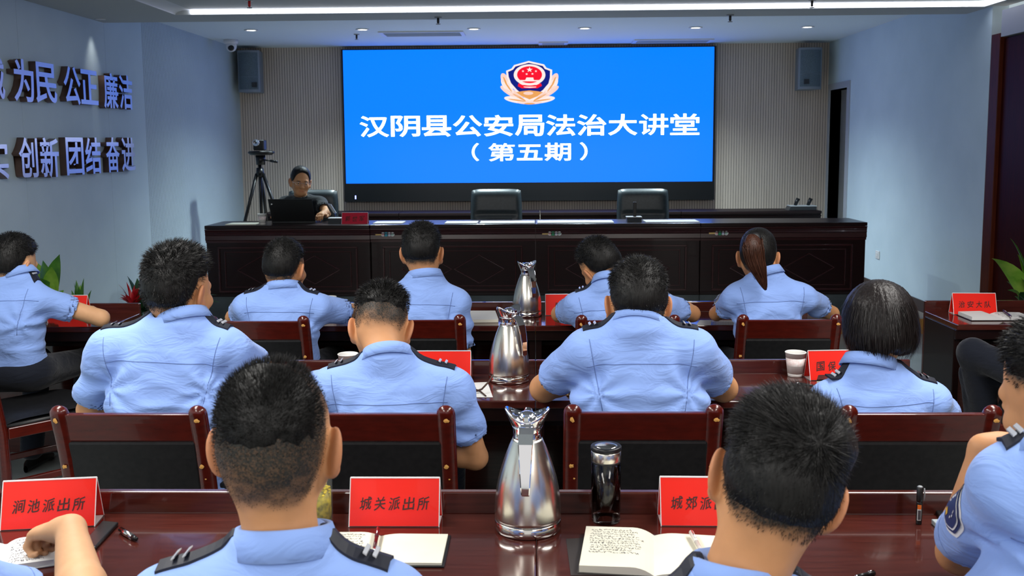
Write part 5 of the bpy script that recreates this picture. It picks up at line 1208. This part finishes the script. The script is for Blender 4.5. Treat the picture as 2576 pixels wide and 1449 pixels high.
    AV, AQ = arm.mesh(); nH = len(H['V']); V = np.concatenate([H['V'], AV]); Q = np.concatenate([H['Q'], AQ + nH]); tint = np.zeros((len(V), 3), np.float32); tint[:nH] = H['tint']
    np_mesh('body', V, Q, skin, t, tint)
    # --- hair
    if P.get('style') in (None, 'short'):
        cv, cq = H['cap']; bv_, bq = H['blades']; np_mesh('hair', np.concatenate([cv, bv_]), np.concatenate([cq, bq + len(cv)]), M[P.get('hairmat', 'hair')], t)
    elif P['style'] == 'bob': bob_hair(P, H, t)
    elif P['style'] == 'tail': tail_hair(P, H, t)
    # --- shoulder boards
    if police and P.get('boards', True):
        for i in P.get('board_sides', (0, 1)):
            a = ringc + (S[i] - ringc) * .36; bb = S[i] + (S[i] - ringc) * P.get('bext', .04); d = bb - a; d /= np.linalg.norm(d); sdv = np.cross(d, (0, 0, 1.0)); sdv /= np.linalg.norm(sdv); upv = np.cross(sdv, d); upv = -upv if upv[2] < 0 else upv
            b = MB(); Vb = []; kn = 10
            for j in range(kn + 1):
                c_ = a + (bb - a) * j / kn; w_ = .021 + .006 * j / kn; w_ = w_ * (.75 if j == 0 else 1)
                for s_ in (-1, 0, 1):
                    p0 = c_ + sdv * s_ * w_; h_ = on(p0 + np.array((0, 0, .25)), (0, 0, -1)); z_ = (h_.z if h_ is not None else p0[2]) + .008 - .003 * abs(s_); Vb.append((p0[0], p0[1], z_))
            zs = np.array([v_[2] for v_ in Vb]).reshape(-1, 3); zs[:, :] = np.maximum(zs, zs.max() - P.get('bdrop', .075)); 
            for j in range(kn + 1):
                for s_ in range(3): x_, y_, _ = Vb[j * 3 + s_]; Vb[j * 3 + s_] = (x_, y_, float(zs[j, s_]))
            top_ = list(Vb); bot = [(x_, y_, z_ - .006) for x_, y_, z_ in Vb]; nn_ = len(top_)
            Fb = [(j * 3 + s_, j * 3 + s_ + 1, (j + 1) * 3 + s_ + 1, (j + 1) * 3 + s_) for j in range(kn) for s_ in range(2)]
            Fb += [tuple(nn_ + q_ for q_ in f[::-1]) for f in Fb]
            for j in range(kn): Fb += [(j * 3, (j + 1) * 3, nn_ + (j + 1) * 3, nn_ + j * 3), ((j + 1) * 3 + 2, j * 3 + 2, nn_ + j * 3 + 2, nn_ + (j + 1) * 3 + 2)]
            Fb += [(0, nn_, nn_ + 1, 1), (1, nn_ + 1, nn_ + 2, 2), (kn * 3 + 1, nn_ + kn * 3 + 1, nn_ + kn * 3, kn * 3), (kn * 3 + 2, nn_ + kn * 3 + 2, nn_ + kn * 3 + 1, kn * 3 + 1)]
            b.add(top_ + bot, Fb); eo = b.build('epaulette', M['board'], t)
            for j in (6.6, 8.0):
                fj = j / kn; c_ = a + (bb - a) * fj; z_ = float(np.interp(j, range(kn + 1), zs[:, 1])); B2 = MB(); hw_ = .018
                B2.add([tuple(np.array((c_[0], c_[1], z_ + dz)) + sdv * s_ * hw_ + d * q_ * .0035) for dz in (.0005, .003) for s_, q_ in ((-1, -1), (1, -1), (1, 1), (-1, 1))], [(3, 2, 1, 0), (4, 5, 6, 7), (0, 1, 5, 4), (1, 2, 6, 5), (2, 3, 7, 6), (3, 0, 4, 7)])
                B2.build('rank_bar', M['silver'], eo)
    # --- trousers and shoes, seated
    if P.get('legs', True):
        hx_ = np.array(P.get('hips', (.085, 0, 0)), float); hp = [pel - hx_, pel + hx_]; kn_ = [np.array(q, float) for q in P.get('knees', [(pel[0] - .13, pel[1] + .43, .535), (pel[0] + .13, pel[1] + .43, .535)])]
        ft = [np.array(q, float) for q in P.get('feet', [(k_[0], k_[1] - .11, P.get('z0', 0) + .10) for k_ in kn_])]
        tr = Vox(np.minimum.reduce([pel - .22, kn_[0] - .1, kn_[1] - .1, ft[0] - .1, ft[1] - .1]), np.maximum.reduce([pel + .22, kn_[0] + .1, kn_[1] + .1, ft[0] + .1, ft[1] + .1]), .014)
        tr.ell(pel + np.array((0, -.01, .005)), (.180 * g, .140, .088), .04)
        for i in (0, 1): tr.cap(hp[i], kn_[i], .080, .064, .05); tr.cap(kn_[i], ft[i], .064, .055, .03)
        tv, tq = tr.mesh(); np_mesh('trousers', tv, tq, M['trousers'], t)
        for i in (0, 1):
            f = ft[i]; z0 = P.get('z0', 0); sh_ = MB()
            def shoe(u, v_): a = 2 * math.pi * v_; x_ = .045 * (1 - .25 * abs(2 * u - 1) ** 2); hh = .075 - .035 * u; return (f[0] + x_ * math.cos(a) * math.sin(math.pi * min(1, max(.02, u * .96 + .02))) ** .4, f[1] - .07 + .27 * u, z0 + .002 + max(0, hh * (.5 + .5 * math.sin(a))) * math.sin(math.pi * (u * .94 + .03)) ** .3)
            sh_.grid(shoe, 10, 16); sh_.build('shoe', M['shoe'], t, True)
    return t, so, bv, dict(S=S, E=E, Wr=Wr, ax=ax, xd=xd, yd=yd, ringc=ringc, pel=pel, L=L, H=H, on=on)

def bob_hair(P, H, t):
    c = Vox((-.16, -.17, -.17), (.16, .15, .15), .0045)
    c.ell((0, -.012, .014), (.094, .112, .104), .01).ell((0, -.022, -.045), (.097, .098, .075), .04)
    c.ell((0, .10, -.045), (.066, .085, .105), .02, 's')
    c.put(lambda x, y, z: (z + .098 + .30 * (y + .05) - .05 * np.abs(x) + .004 * np.sin(x * 160)), (-.16, -.17, -.17), (.16, .15, -.03), .008, 's', 0)
    c.ell((0, -.02, -.12), (.05, .06, .03), .02, 's')
    V, Q = c.mesh(); N = vnormals(V, Q); a = np.arctan2(V[:, 0], -V[:, 1]); V = V + N * (.0028 * (vnoise(np.stack([a * 22, V[:, 2] * 5, V[:, 2] * 0], 1)) - .5) + .0022 * (vnoise(np.stack([a * 55, V[:, 2] * 7, V[:, 2] * 0 + 4], 1)) - .5))[:, None]
    rg = np.random.default_rng(4); n = 2600; ok = np.where((V[:, 2] < .06) & (N[:, 2] > -.6))[0]; pk = rg.choice(ok, n); r = V[pk] + N[pk] * .0006; dn = np.array((0, 0, -1.0)); d = dn - N[pk] * (N[pk] @ dn)[:, None]; d /= np.maximum(np.linalg.norm(d, axis=1, keepdims=True), 1e-6); d = d + N[pk] * rg.uniform(-.02, .12, (n, 1)) + rg.normal(0, .05, (n, 3))
    ln = rg.uniform(.02, .05, (n, 1)); s = np.cross(d, N[pk]); s /= np.maximum(np.linalg.norm(s, axis=1, keepdims=True), 1e-6); w_ = .0007
    B = np.stack([r - s * w_, r + s * w_, r + d * ln * .5 - s * w_, r + d * ln * .5 + s * w_, r + d * ln - s * .0001, r + d * ln + s * .0001], 1).reshape(-1, 3); k = np.arange(n)[:, None] * 6
    BQ = np.concatenate([k + np.array([[0, 1, 3, 2]]), k + np.array([[2, 3, 5, 4]])])
    np_mesh('hair', H['toW'](np.concatenate([V, B])), np.concatenate([Q, BQ + len(V)]), M['hair_bob'], t)
def tail_hair(P, H, t):
    cv, cq = H['cap']; bv_, bq = H['blades']; ho = np_mesh('hair', np.concatenate([cv, bv_]), np.concatenate([cq, bq + len(cv)]), M['hair'], t)
    pts = [np.array(q) for q in P['tail']]; b = MB(); rg = random.Random(5)
    def cr(u):
        k = u * (len(pts) - 1); i = min(int(k), len(pts) - 2); f = k - i; p0, p1, p2, p3 = pts[max(i - 1, 0)], pts[i], pts[i + 1], pts[min(i + 2, len(pts) - 1)]
        return .5 * (2 * p1 + (p2 - p0) * f + (2 * p0 - 5 * p1 + 4 * p2 - p3) * f * f + (3 * p1 - p0 - 3 * p2 + p3) * f ** 3)
    rad = lambda u: np.interp(u, [0, .08, .3, .6, .85, 1], [.022, .036, .046, .040, .020, .004])
    b.tube([cr(i / 26) for i in range(27)], [float(rad(i / 26)) * .93 for i in range(27)], 20, .62, ref=(0, 1, 0))
    for k in range(240):                                           # separate locks over the core
        a0 = rg.uniform(0, 6.283); rr = rg.uniform(.80, 1.05); u0 = rg.uniform(0, .35); u1 = min(1.03, u0 + rg.uniform(.45, .8)); pp = []; tw = rg.uniform(-.5, .5)
        for j in range(9):
            u = u0 + (u1 - u0) * j / 8; a = a0 + tw * (u - u0); c_ = cr(min(u, .999)); r_ = float(rad(min(1, u))) * rr; pp.append(c_ + np.array((math.cos(a) * r_, math.sin(a) * r_ * .62, 0)))
        b.tube(pp, [.0009, .0018, .002, .002, .0018, .0016, .0013, .001, .0004], 4)
    b.build('ponytail', M['hair_brown'], ho, True)
    MB().lathe([(.020, -.008), (.026, -.004), (.026, .004), (.020, .008)], 20, tuple(pts[0] + np.array((0, -.012, -.006))), Matrix.Rotation(math.radians(60), 3, 'X')).build('hair_tie', M['black'], ho, True)

# ------------------------------------------------------------------ who sits where (positions read off at each person's own distance)
def V3(px, py, Y): return np.array(at_Y(px, py, Y))
def seated(label, row, Y, head, rot, col, S, E, Wr, px_pel=None, pel_dy=.03, lap=(False, False), **kw):
    hx, hy, hdy = head; P = dict(row=row, Y=Y, hw=V3(hx, hy, Y + hdy), rot=rot, col=V3(col[0], col[1], Y - .055), **kw)
    P['S'] = [V3(a, b, Y + (c[0] if c else 0)) for a, b, *c in S]; P['E'] = [V3(a, b, Y + c) for a, b, c in E]; P['Wr'] = [V3(a, b, Y + c) for a, b, c in Wr]
    zmin = .795
    for i in (0, 1):
        if lap[i]:                                            # hands resting on the lap under the table
            m_ = (P['S'][0] + P['S'][1]) / 2; P['Wr'][i] = np.array((m_[0] + (-.09 if i == 0 else .09), Y + .06, .66))
        else:
            if P['E'][i][1] > ROWS[row - 1][0] - .10: P['E'][i][2] = max(P['E'][i][2], .806)
            if P['Wr'][i][1] > ROWS[row - 1][0] - .05: P['Wr'][i][2] = max(P['Wr'][i][2], .828)
    if 'pelvis' not in P:
        m_ = (P['S'][0] + P['S'][1]) / 2; P['pelvis'] = (m_[0] if px_pel is None else V3(px_pel, 700, Y)[0], Y + pel_dy, .572)
    return person(P, label)
short = dict(nape=-.078, side=-.002, front=.06, fade=.05, thick=.011, blades=4200, len=(.003, .011), lump=.5, w=.0007)

# front row
seated('man in light blue short-sleeved shirt at the far left table, seen beside the green plant', 1, 4.40, (35, 655, .03), (-18, 12, 4), (24, 686), [(-88, 752), (96, 752)], [(-140, 806, .13), (254, 804, .13)], [(-60, 797, .34), (160, 797, .34)],
       hair=dict(short, thick=.016, side=.012, fade=.03, len=(.003, .012)), waist=.515, seed=2, girth=.88, skin='skin_pale', sleeve=(.6, .58), pel_dy=.0, px_pel=30)
seated('man in light blue shirt in the front row, grey-flecked short hair, head turned right', 1, 4.40, (717, 664, .04), (-14, 4, 2), (704, 718), [(622, 772), (800, 774)], [(590, 826, .13), (912, 806, .22)], [(640, 797, .36), (965, 797, .36)],
       hair=dict(short, stub=.85, thin=.5), seed=5, girth=1.0)
seated('upright man in light blue shirt, front row, left of the farthest jug', 1, 4.40, (1062, 625, .04), (-4, 4, 0), (1064, 688), [(978, 760), (1148, 760)], [(958, 930, .03), (1168, 930, .03)], [(0, 0, 0), (0, 0, 0)], lap=(True, True),
       hair=dict(short, thick=.014, nape=-.07, stub=.9), boards=False, seed=7, girth=.98, sleeve=(.66, .66))
seated('man in light blue shirt, front row, head tilted down, half behind the stocky man', 1, 4.40, (1506, 660, .07), (28, 24, -24), (1536, 703), [(1450, 772), (1668, 772)], [(1408, 812, .20), (1740, 810, .20)], [(1470, 797, .24), (1690, 797, .38)],
       hair=dict(short, thin=.5, thick=.012, side=.006), seed=8, girth=1.05)
tailp = [V3(1898, 594, 4.30), V3(1894, 618, 4.27), V3(1899, 655, 4.265), V3(1912, 692, 4.26), V3(1926, 730, 4.265)]
R_e = seated('woman in light blue shirt in the front row with a long brown ponytail', 1, 4.40, (1907, 636, .04), (-14, 6, 0), (1930, 684), [(1850, 748), (2022, 748)], [(1802, 806, .20), (2092, 804, .20)], [(1870, 797, .38), (2010, 797, .38)],
       hair=dict(short, thick=.009, nape=-.088, side=-.012, front=.055, fade=.02, len=(.002, .005), blades=1200, lump=.1), style='tail', tail=tailp, seed=9, girth=.9, hs=1.03, neck=.047, r_s=.054, ar=.85, boards=False)
# middle row
seated('man in light blue shirt, middle row left, thick spiky hair, turned slightly right', 2, 2.95, (450, 716, .04), (-20, 4, 2), (440, 796), [(272, 880), (578, 882)], [(226, 1030, .10), (668, 938, .22)], [(300, 990, .34), (580, 955, .40)],
       hair=dict(short, thick=.020, side=.006, fade=.04, len=(.006, .018), blades=6000, up=.6, lump=.8), seed=11, girth=1.2, r_s=.062, sleeve=(.78, .62))
seated('man in light blue shirt bowing his head, middle row, left of the second jug', 2, 2.95, (961, 812, .14), (2, 34, 3), (966, 893), [(834, 975), (1140, 978)], [(772, 1010, .20), (1196, 1150, .06)], [(890, 968, .38), (0, 0, 0)], lap=(False, True),
       hair=dict(short, nape=-.058, side=.022, front=.06, fade=.05, cap0=.055, thick=.017, stub=.74, thin=.6, len=(.002, .016), blades=5000, up=.5), ears=1.12, seed=12, girth=1.05, sleeve=(.6, .70), yoke=.80)
seated('stocky black-haired man in light blue shirt, both elbows on the middle row table', 2, 2.95, (1604, 750, .06), (2, 12, 1), (1610, 808), [(1470, 886), (1748, 886)], [(1368, 982, .22), (1820, 982, .22)], [(1490, 945, .42), (1700, 945, .42)],
       hair=dict(short, thick=.015, nape=-.07, stub=.95, len=(.003, .012), blades=4500), seed=13, girth=1.22, r_s=.066, hs=1.10, neck=.062, ar=1.15, yoke=.87, sleeve=(.66, .66))
seated('woman in light blue shirt with dark bobbed hair and an earring, middle row right', 2, 2.95, (2206, 806, .05), (14, 6, 0), (2208, 910), [(2085, 1010), (2342, 1010)], [(2052, 1030, .20), (2398, 1060, .15)], [(2185, 965, .36), (2235, 965, .36)],
       hair=dict(short, thick=.006, blades=200), style='bob', lap=(True, True), seed=15, girth=.92, neck=.048, r_s=.054, ar=.85, skin='skin_pale')
# nearest row
seated('man with close-cropped fade haircut and large ears, nearest row, close to the camera', 3, 1.50, (696, 1092, .02), (-1, -4, 0), (690, 1372), [(420, 1520), (975, 1515)], [(350, 1640, .08), (1050, 1640, .08)], [(0, 0, 0), (0, 0, 0)], lap=(True, True),
       hair=dict(nape=-.085, side=.012, front=.06, fade=.06, cap0=.075, thick=.010, stub=.88, thin=.36, len=(.0015, .010), blades=16000, up=.35, stand=1.0, comb=.15, w=.00035, whorl=(.005, -.085, .055), lump=.15), hs=1.12, ears=1.12, neck=.054, ch=.050, cr=.068, seed=17, girth=1.05)
seated('man with side-swept black hair and tilted head, nearest row right, close to the camera', 3, 1.50, (1962, 1188, .03), (-8, 8, 15), (1880, 1462), [(1600, 1600), (2160, 1600)], [(1540, 1700, .08), (2240, 1700, .08)], [(0, 0, 0), (0, 0, 0)], lap=(True, True),
       hair=dict(nape=-.075, side=-.004, front=.055, fade=.05, thick=.017, stub=.85, thin=.35, len=(.004, .022), blades=16000, up=.15, stand=.45, comb=1.0, w=.0004, tuft=(.066, -.045, .065, .018), whorl=(.02, -.085, .06), lump=.5), hs=1.14, ears=1.05, neck=.060, cr=.068, seed=18, girth=1.05)
seated('person at the left edge showing only a light blue sleeve, forearm and writing hand', 3, 1.50, (-330, 1090, .02), (0, 10, 0), (-335, 1370), [(-590, 1480), (-110, 1492)], [(-640, 1500, .2), (214, 1545, .17)], [(-330, 1350, .45), (178, 1332, .41)],
       hair=dict(short), hd=((.5, .8, -.05), (-.80, .42, -.20)), hup=((0, 0, 1), (-.15, .1, .97)), curl=(.6, 1.25), sleeve=(.6, .50), arm_res=.0045, seed=19, ar=1.12, skin='skin_pale')
Tp, so, bvp, info = seated('person at the right edge, chin on a raised bare arm, black shoulder board', 3, 1.50, (2682, 966, .16), (24, 14, -8), (2745, 1150), [(2548, 1226, .02), (2925, 1240)], [(2408, 1440, .36), (2990, 1440, .2)], [(2476, 1130, .33), (2860, 1400, .45)],
       hair=dict(short, len=(.004, .014), blades=6000), hd=((.95, .05, .18), (-.5, .8, -.05)), hup=((-.2, .2, .95), (0, 0, 1)), curl=(.35, .6), sleeve=(.74, .6), r_s=.059, ar=1.0, arm_res=.005, seed=20, yoke=.84, hs=1.12, bext=.26, bdrop=.03)
# by the right wall and on the stage
person(dict(row=1, Y=4.12, hw=(2.30, 4.17, 1.15), rot=(60, 8, 0), ring=(2.33, 4.14, 1.01), S=[(2.26, 3.98, .97), (2.44, 4.29, .97)], E=[(2.30, 3.92, .74), (2.46, 4.40, .74)], Wr=[(2.22, 4.12, .69), (2.30, 4.28, .69)], hips=(.045, .075, 0), pelvis=(2.235, 4.14, .572),
    knees=[(1.98, 4.38, .66), (2.04, 4.48, .54)], feet=[(2.10, 4.42, .24), (2.08, 4.46, .10)], hair=dict(short), seed=21, plain=True, boards=False), 'person in dark navy trousers sitting sideways by the right wall table, mostly beyond the frame')
YQ = 8.98
ring = V3(757, 492, YQ); 
Tq, so_q, bv_q, info_q = person(dict(row=1, Y=YQ, hw=V3(756, 452, YQ - .05), rot=(203, 4, -6), ring=ring, S=[V3(806, 512, YQ), V3(716, 512, YQ)], E=[V3(822, 535, YQ - .20), V3(700, 537, YQ - .20)], Wr=[V3(814, 538, YQ - .30), V3(702, 540, YQ - .16)],
    pelvis=(ring[0], YQ + .04, .76), knees=[(ring[0] + .12, YQ - .36, .66), (ring[0] - .12, YQ - .36, .66)], feet=[(ring[0] + .12, YQ - .34, .23), (ring[0] - .12, YQ - .34, .23)], z0=DAIS_Z, hair=dict(nape=-.06, side=-.034, front=.058, fade=.025, thick=.013, blades=900, stub=.6, len=(.002, .006)),
    shirt='polo', skin='skin', hs=1.10, seed=22, girth=1.05, cr=.062, ch=.035, hd=((-.1, -.95, .0), (.1, -.9, .0)), lean=.2, bow=.02, arm_res=.008, sleeve=(.68, .68)), 'speaker in a dark polo shirt and glasses, seated behind the black laptop on the stage')
tw = info_q['H']['toW']; Rq = info_q['H']['R']
for s in (-1, 1):
    MB().ball(tuple(tw(np.array([(s * .031, .0835, -.025)]))[0]), .0125, 10).build('eye', M['eye'], Tq, True)
    MB().ball(tuple(tw(np.array([(s * .031, .0935, -.025)]))[0]), .0055, 8).build('iris', M['iris'], Tq, True)
    MB().tube([tuple(q) for q in tw(np.array([(s * .016 + s * .0, .098, -.006), (s * .032, .100, -.004), (s * .048, .092, -.007)]))], [.0025, .0032, .0018], 6).build('eyebrow', M['hair'], Tq, True)
g = MB()
for s in (-1, 1):
    g.tube([tuple(q) for q in tw(np.array([(s * .033 + .021 * math.cos(a), .106 - .004 * abs(math.cos(a)), -.026 + .014 * math.sin(a)) for a in np.linspace(0, 6.2832, 19)]))], .0013, 6)
    g.tube([tuple(q) for q in tw(np.array([(s * .054, .102, -.022), (s * .074, .06, -.02), (s * .081, .0, -.014)]))], .0013, 6)
g.tube([tuple(q) for q in tw(np.array([(-.012, .107, -.022), (0, .111, -.019), (.012, .107, -.022)]))], .0013, 6)
g.build('glasses', M['steel_band'], Tq, True)

# sleeve patches and the earring
def sleeve_patch(info, so, bv, i, f, size, twist=0.0):
    S, E, ax, yd, xd = info['S'][i], info['E'][i], info['ax'], info['yd'], info['xd']; d = (E - S) / np.linalg.norm(E - S); out = xd * (-1 if i == 0 else 1); out = out - d * (out @ d)
    out /= np.linalg.norm(out); side = np.cross(d, out); out = out * math.cos(twist) + side * math.sin(twist); side = np.cross(d, out); c = S + (E - S) * f
    def lay(name, m, sc, lift, poly):
        n = 12; rows = []; b = MB()
        for a in range(n + 1):
            v_ = -1 + 2 * a / n; wd = float(np.interp(v_, [-1, -.75, .3, .8, 1], poly)); rows.append([])
            for k in range(7):
                u = (-1 + k / 3) * wd; p0 = c + d * v_ * size * sc * 1.1 + side * u * size * sc * .8 + out * .2; h_ = bv.ray_cast(Vector(p0), Vector(-out)); q = (h_[0] if h_[0] is not None else Vector(p0 - out * .14)) + Vector(out) * lift; rows[-1].append(q)
        b.add([q for r in rows for q in r], [(a * 7 + k, a * 7 + k + 1, (a + 1) * 7 + k + 1, (a + 1) * 7 + k) for a in range(n) for k in range(6)]); b.build(name, m, so, True)
    sh_ = [.55, .85, 1, .6, .08]
    lay('patch_border', M['patch_white'], 1.0, .0012, sh_); lay('patch_field', M['patch'], .88, .0022, sh_); lay('patch_line', M['patch_white'], .78, .003, sh_); lay('patch_centre', M['patch'], .72, .0037, sh_)
    for v_, u_, w_, h_, m in ((-.45, -.02, .50, .10, M['patch_white']), (-.16, -.02, .55, .10, M['patch_white']), (.1, 0, .5, .07, M['patch_white']), (.40, 0, .18, .14, M['gold'])):
        b = MB(); q = []
        for dv, du in ((-h_, -w_), (-h_, w_), (h_, w_), (h_, -w_)):
            p0 = c + d * (v_ + dv) * size + side * (u_ + du) * size * .6 + out * .2; r = bv.ray_cast(Vector(p0), Vector(-out)); q.append((r[0] if r[0] is not None else Vector(p0 - out * .14)) + Vector(out) * .0046)
        b.add(q, [(0, 1, 2, 3)]); b.build('patch_mark', m, so)
sleeve_patch(info, so, bvp, 0, .38, .058, .25)
sleeve_patch(R_e[3], R_e[1], R_e[2], 0, .40, .036, .55)
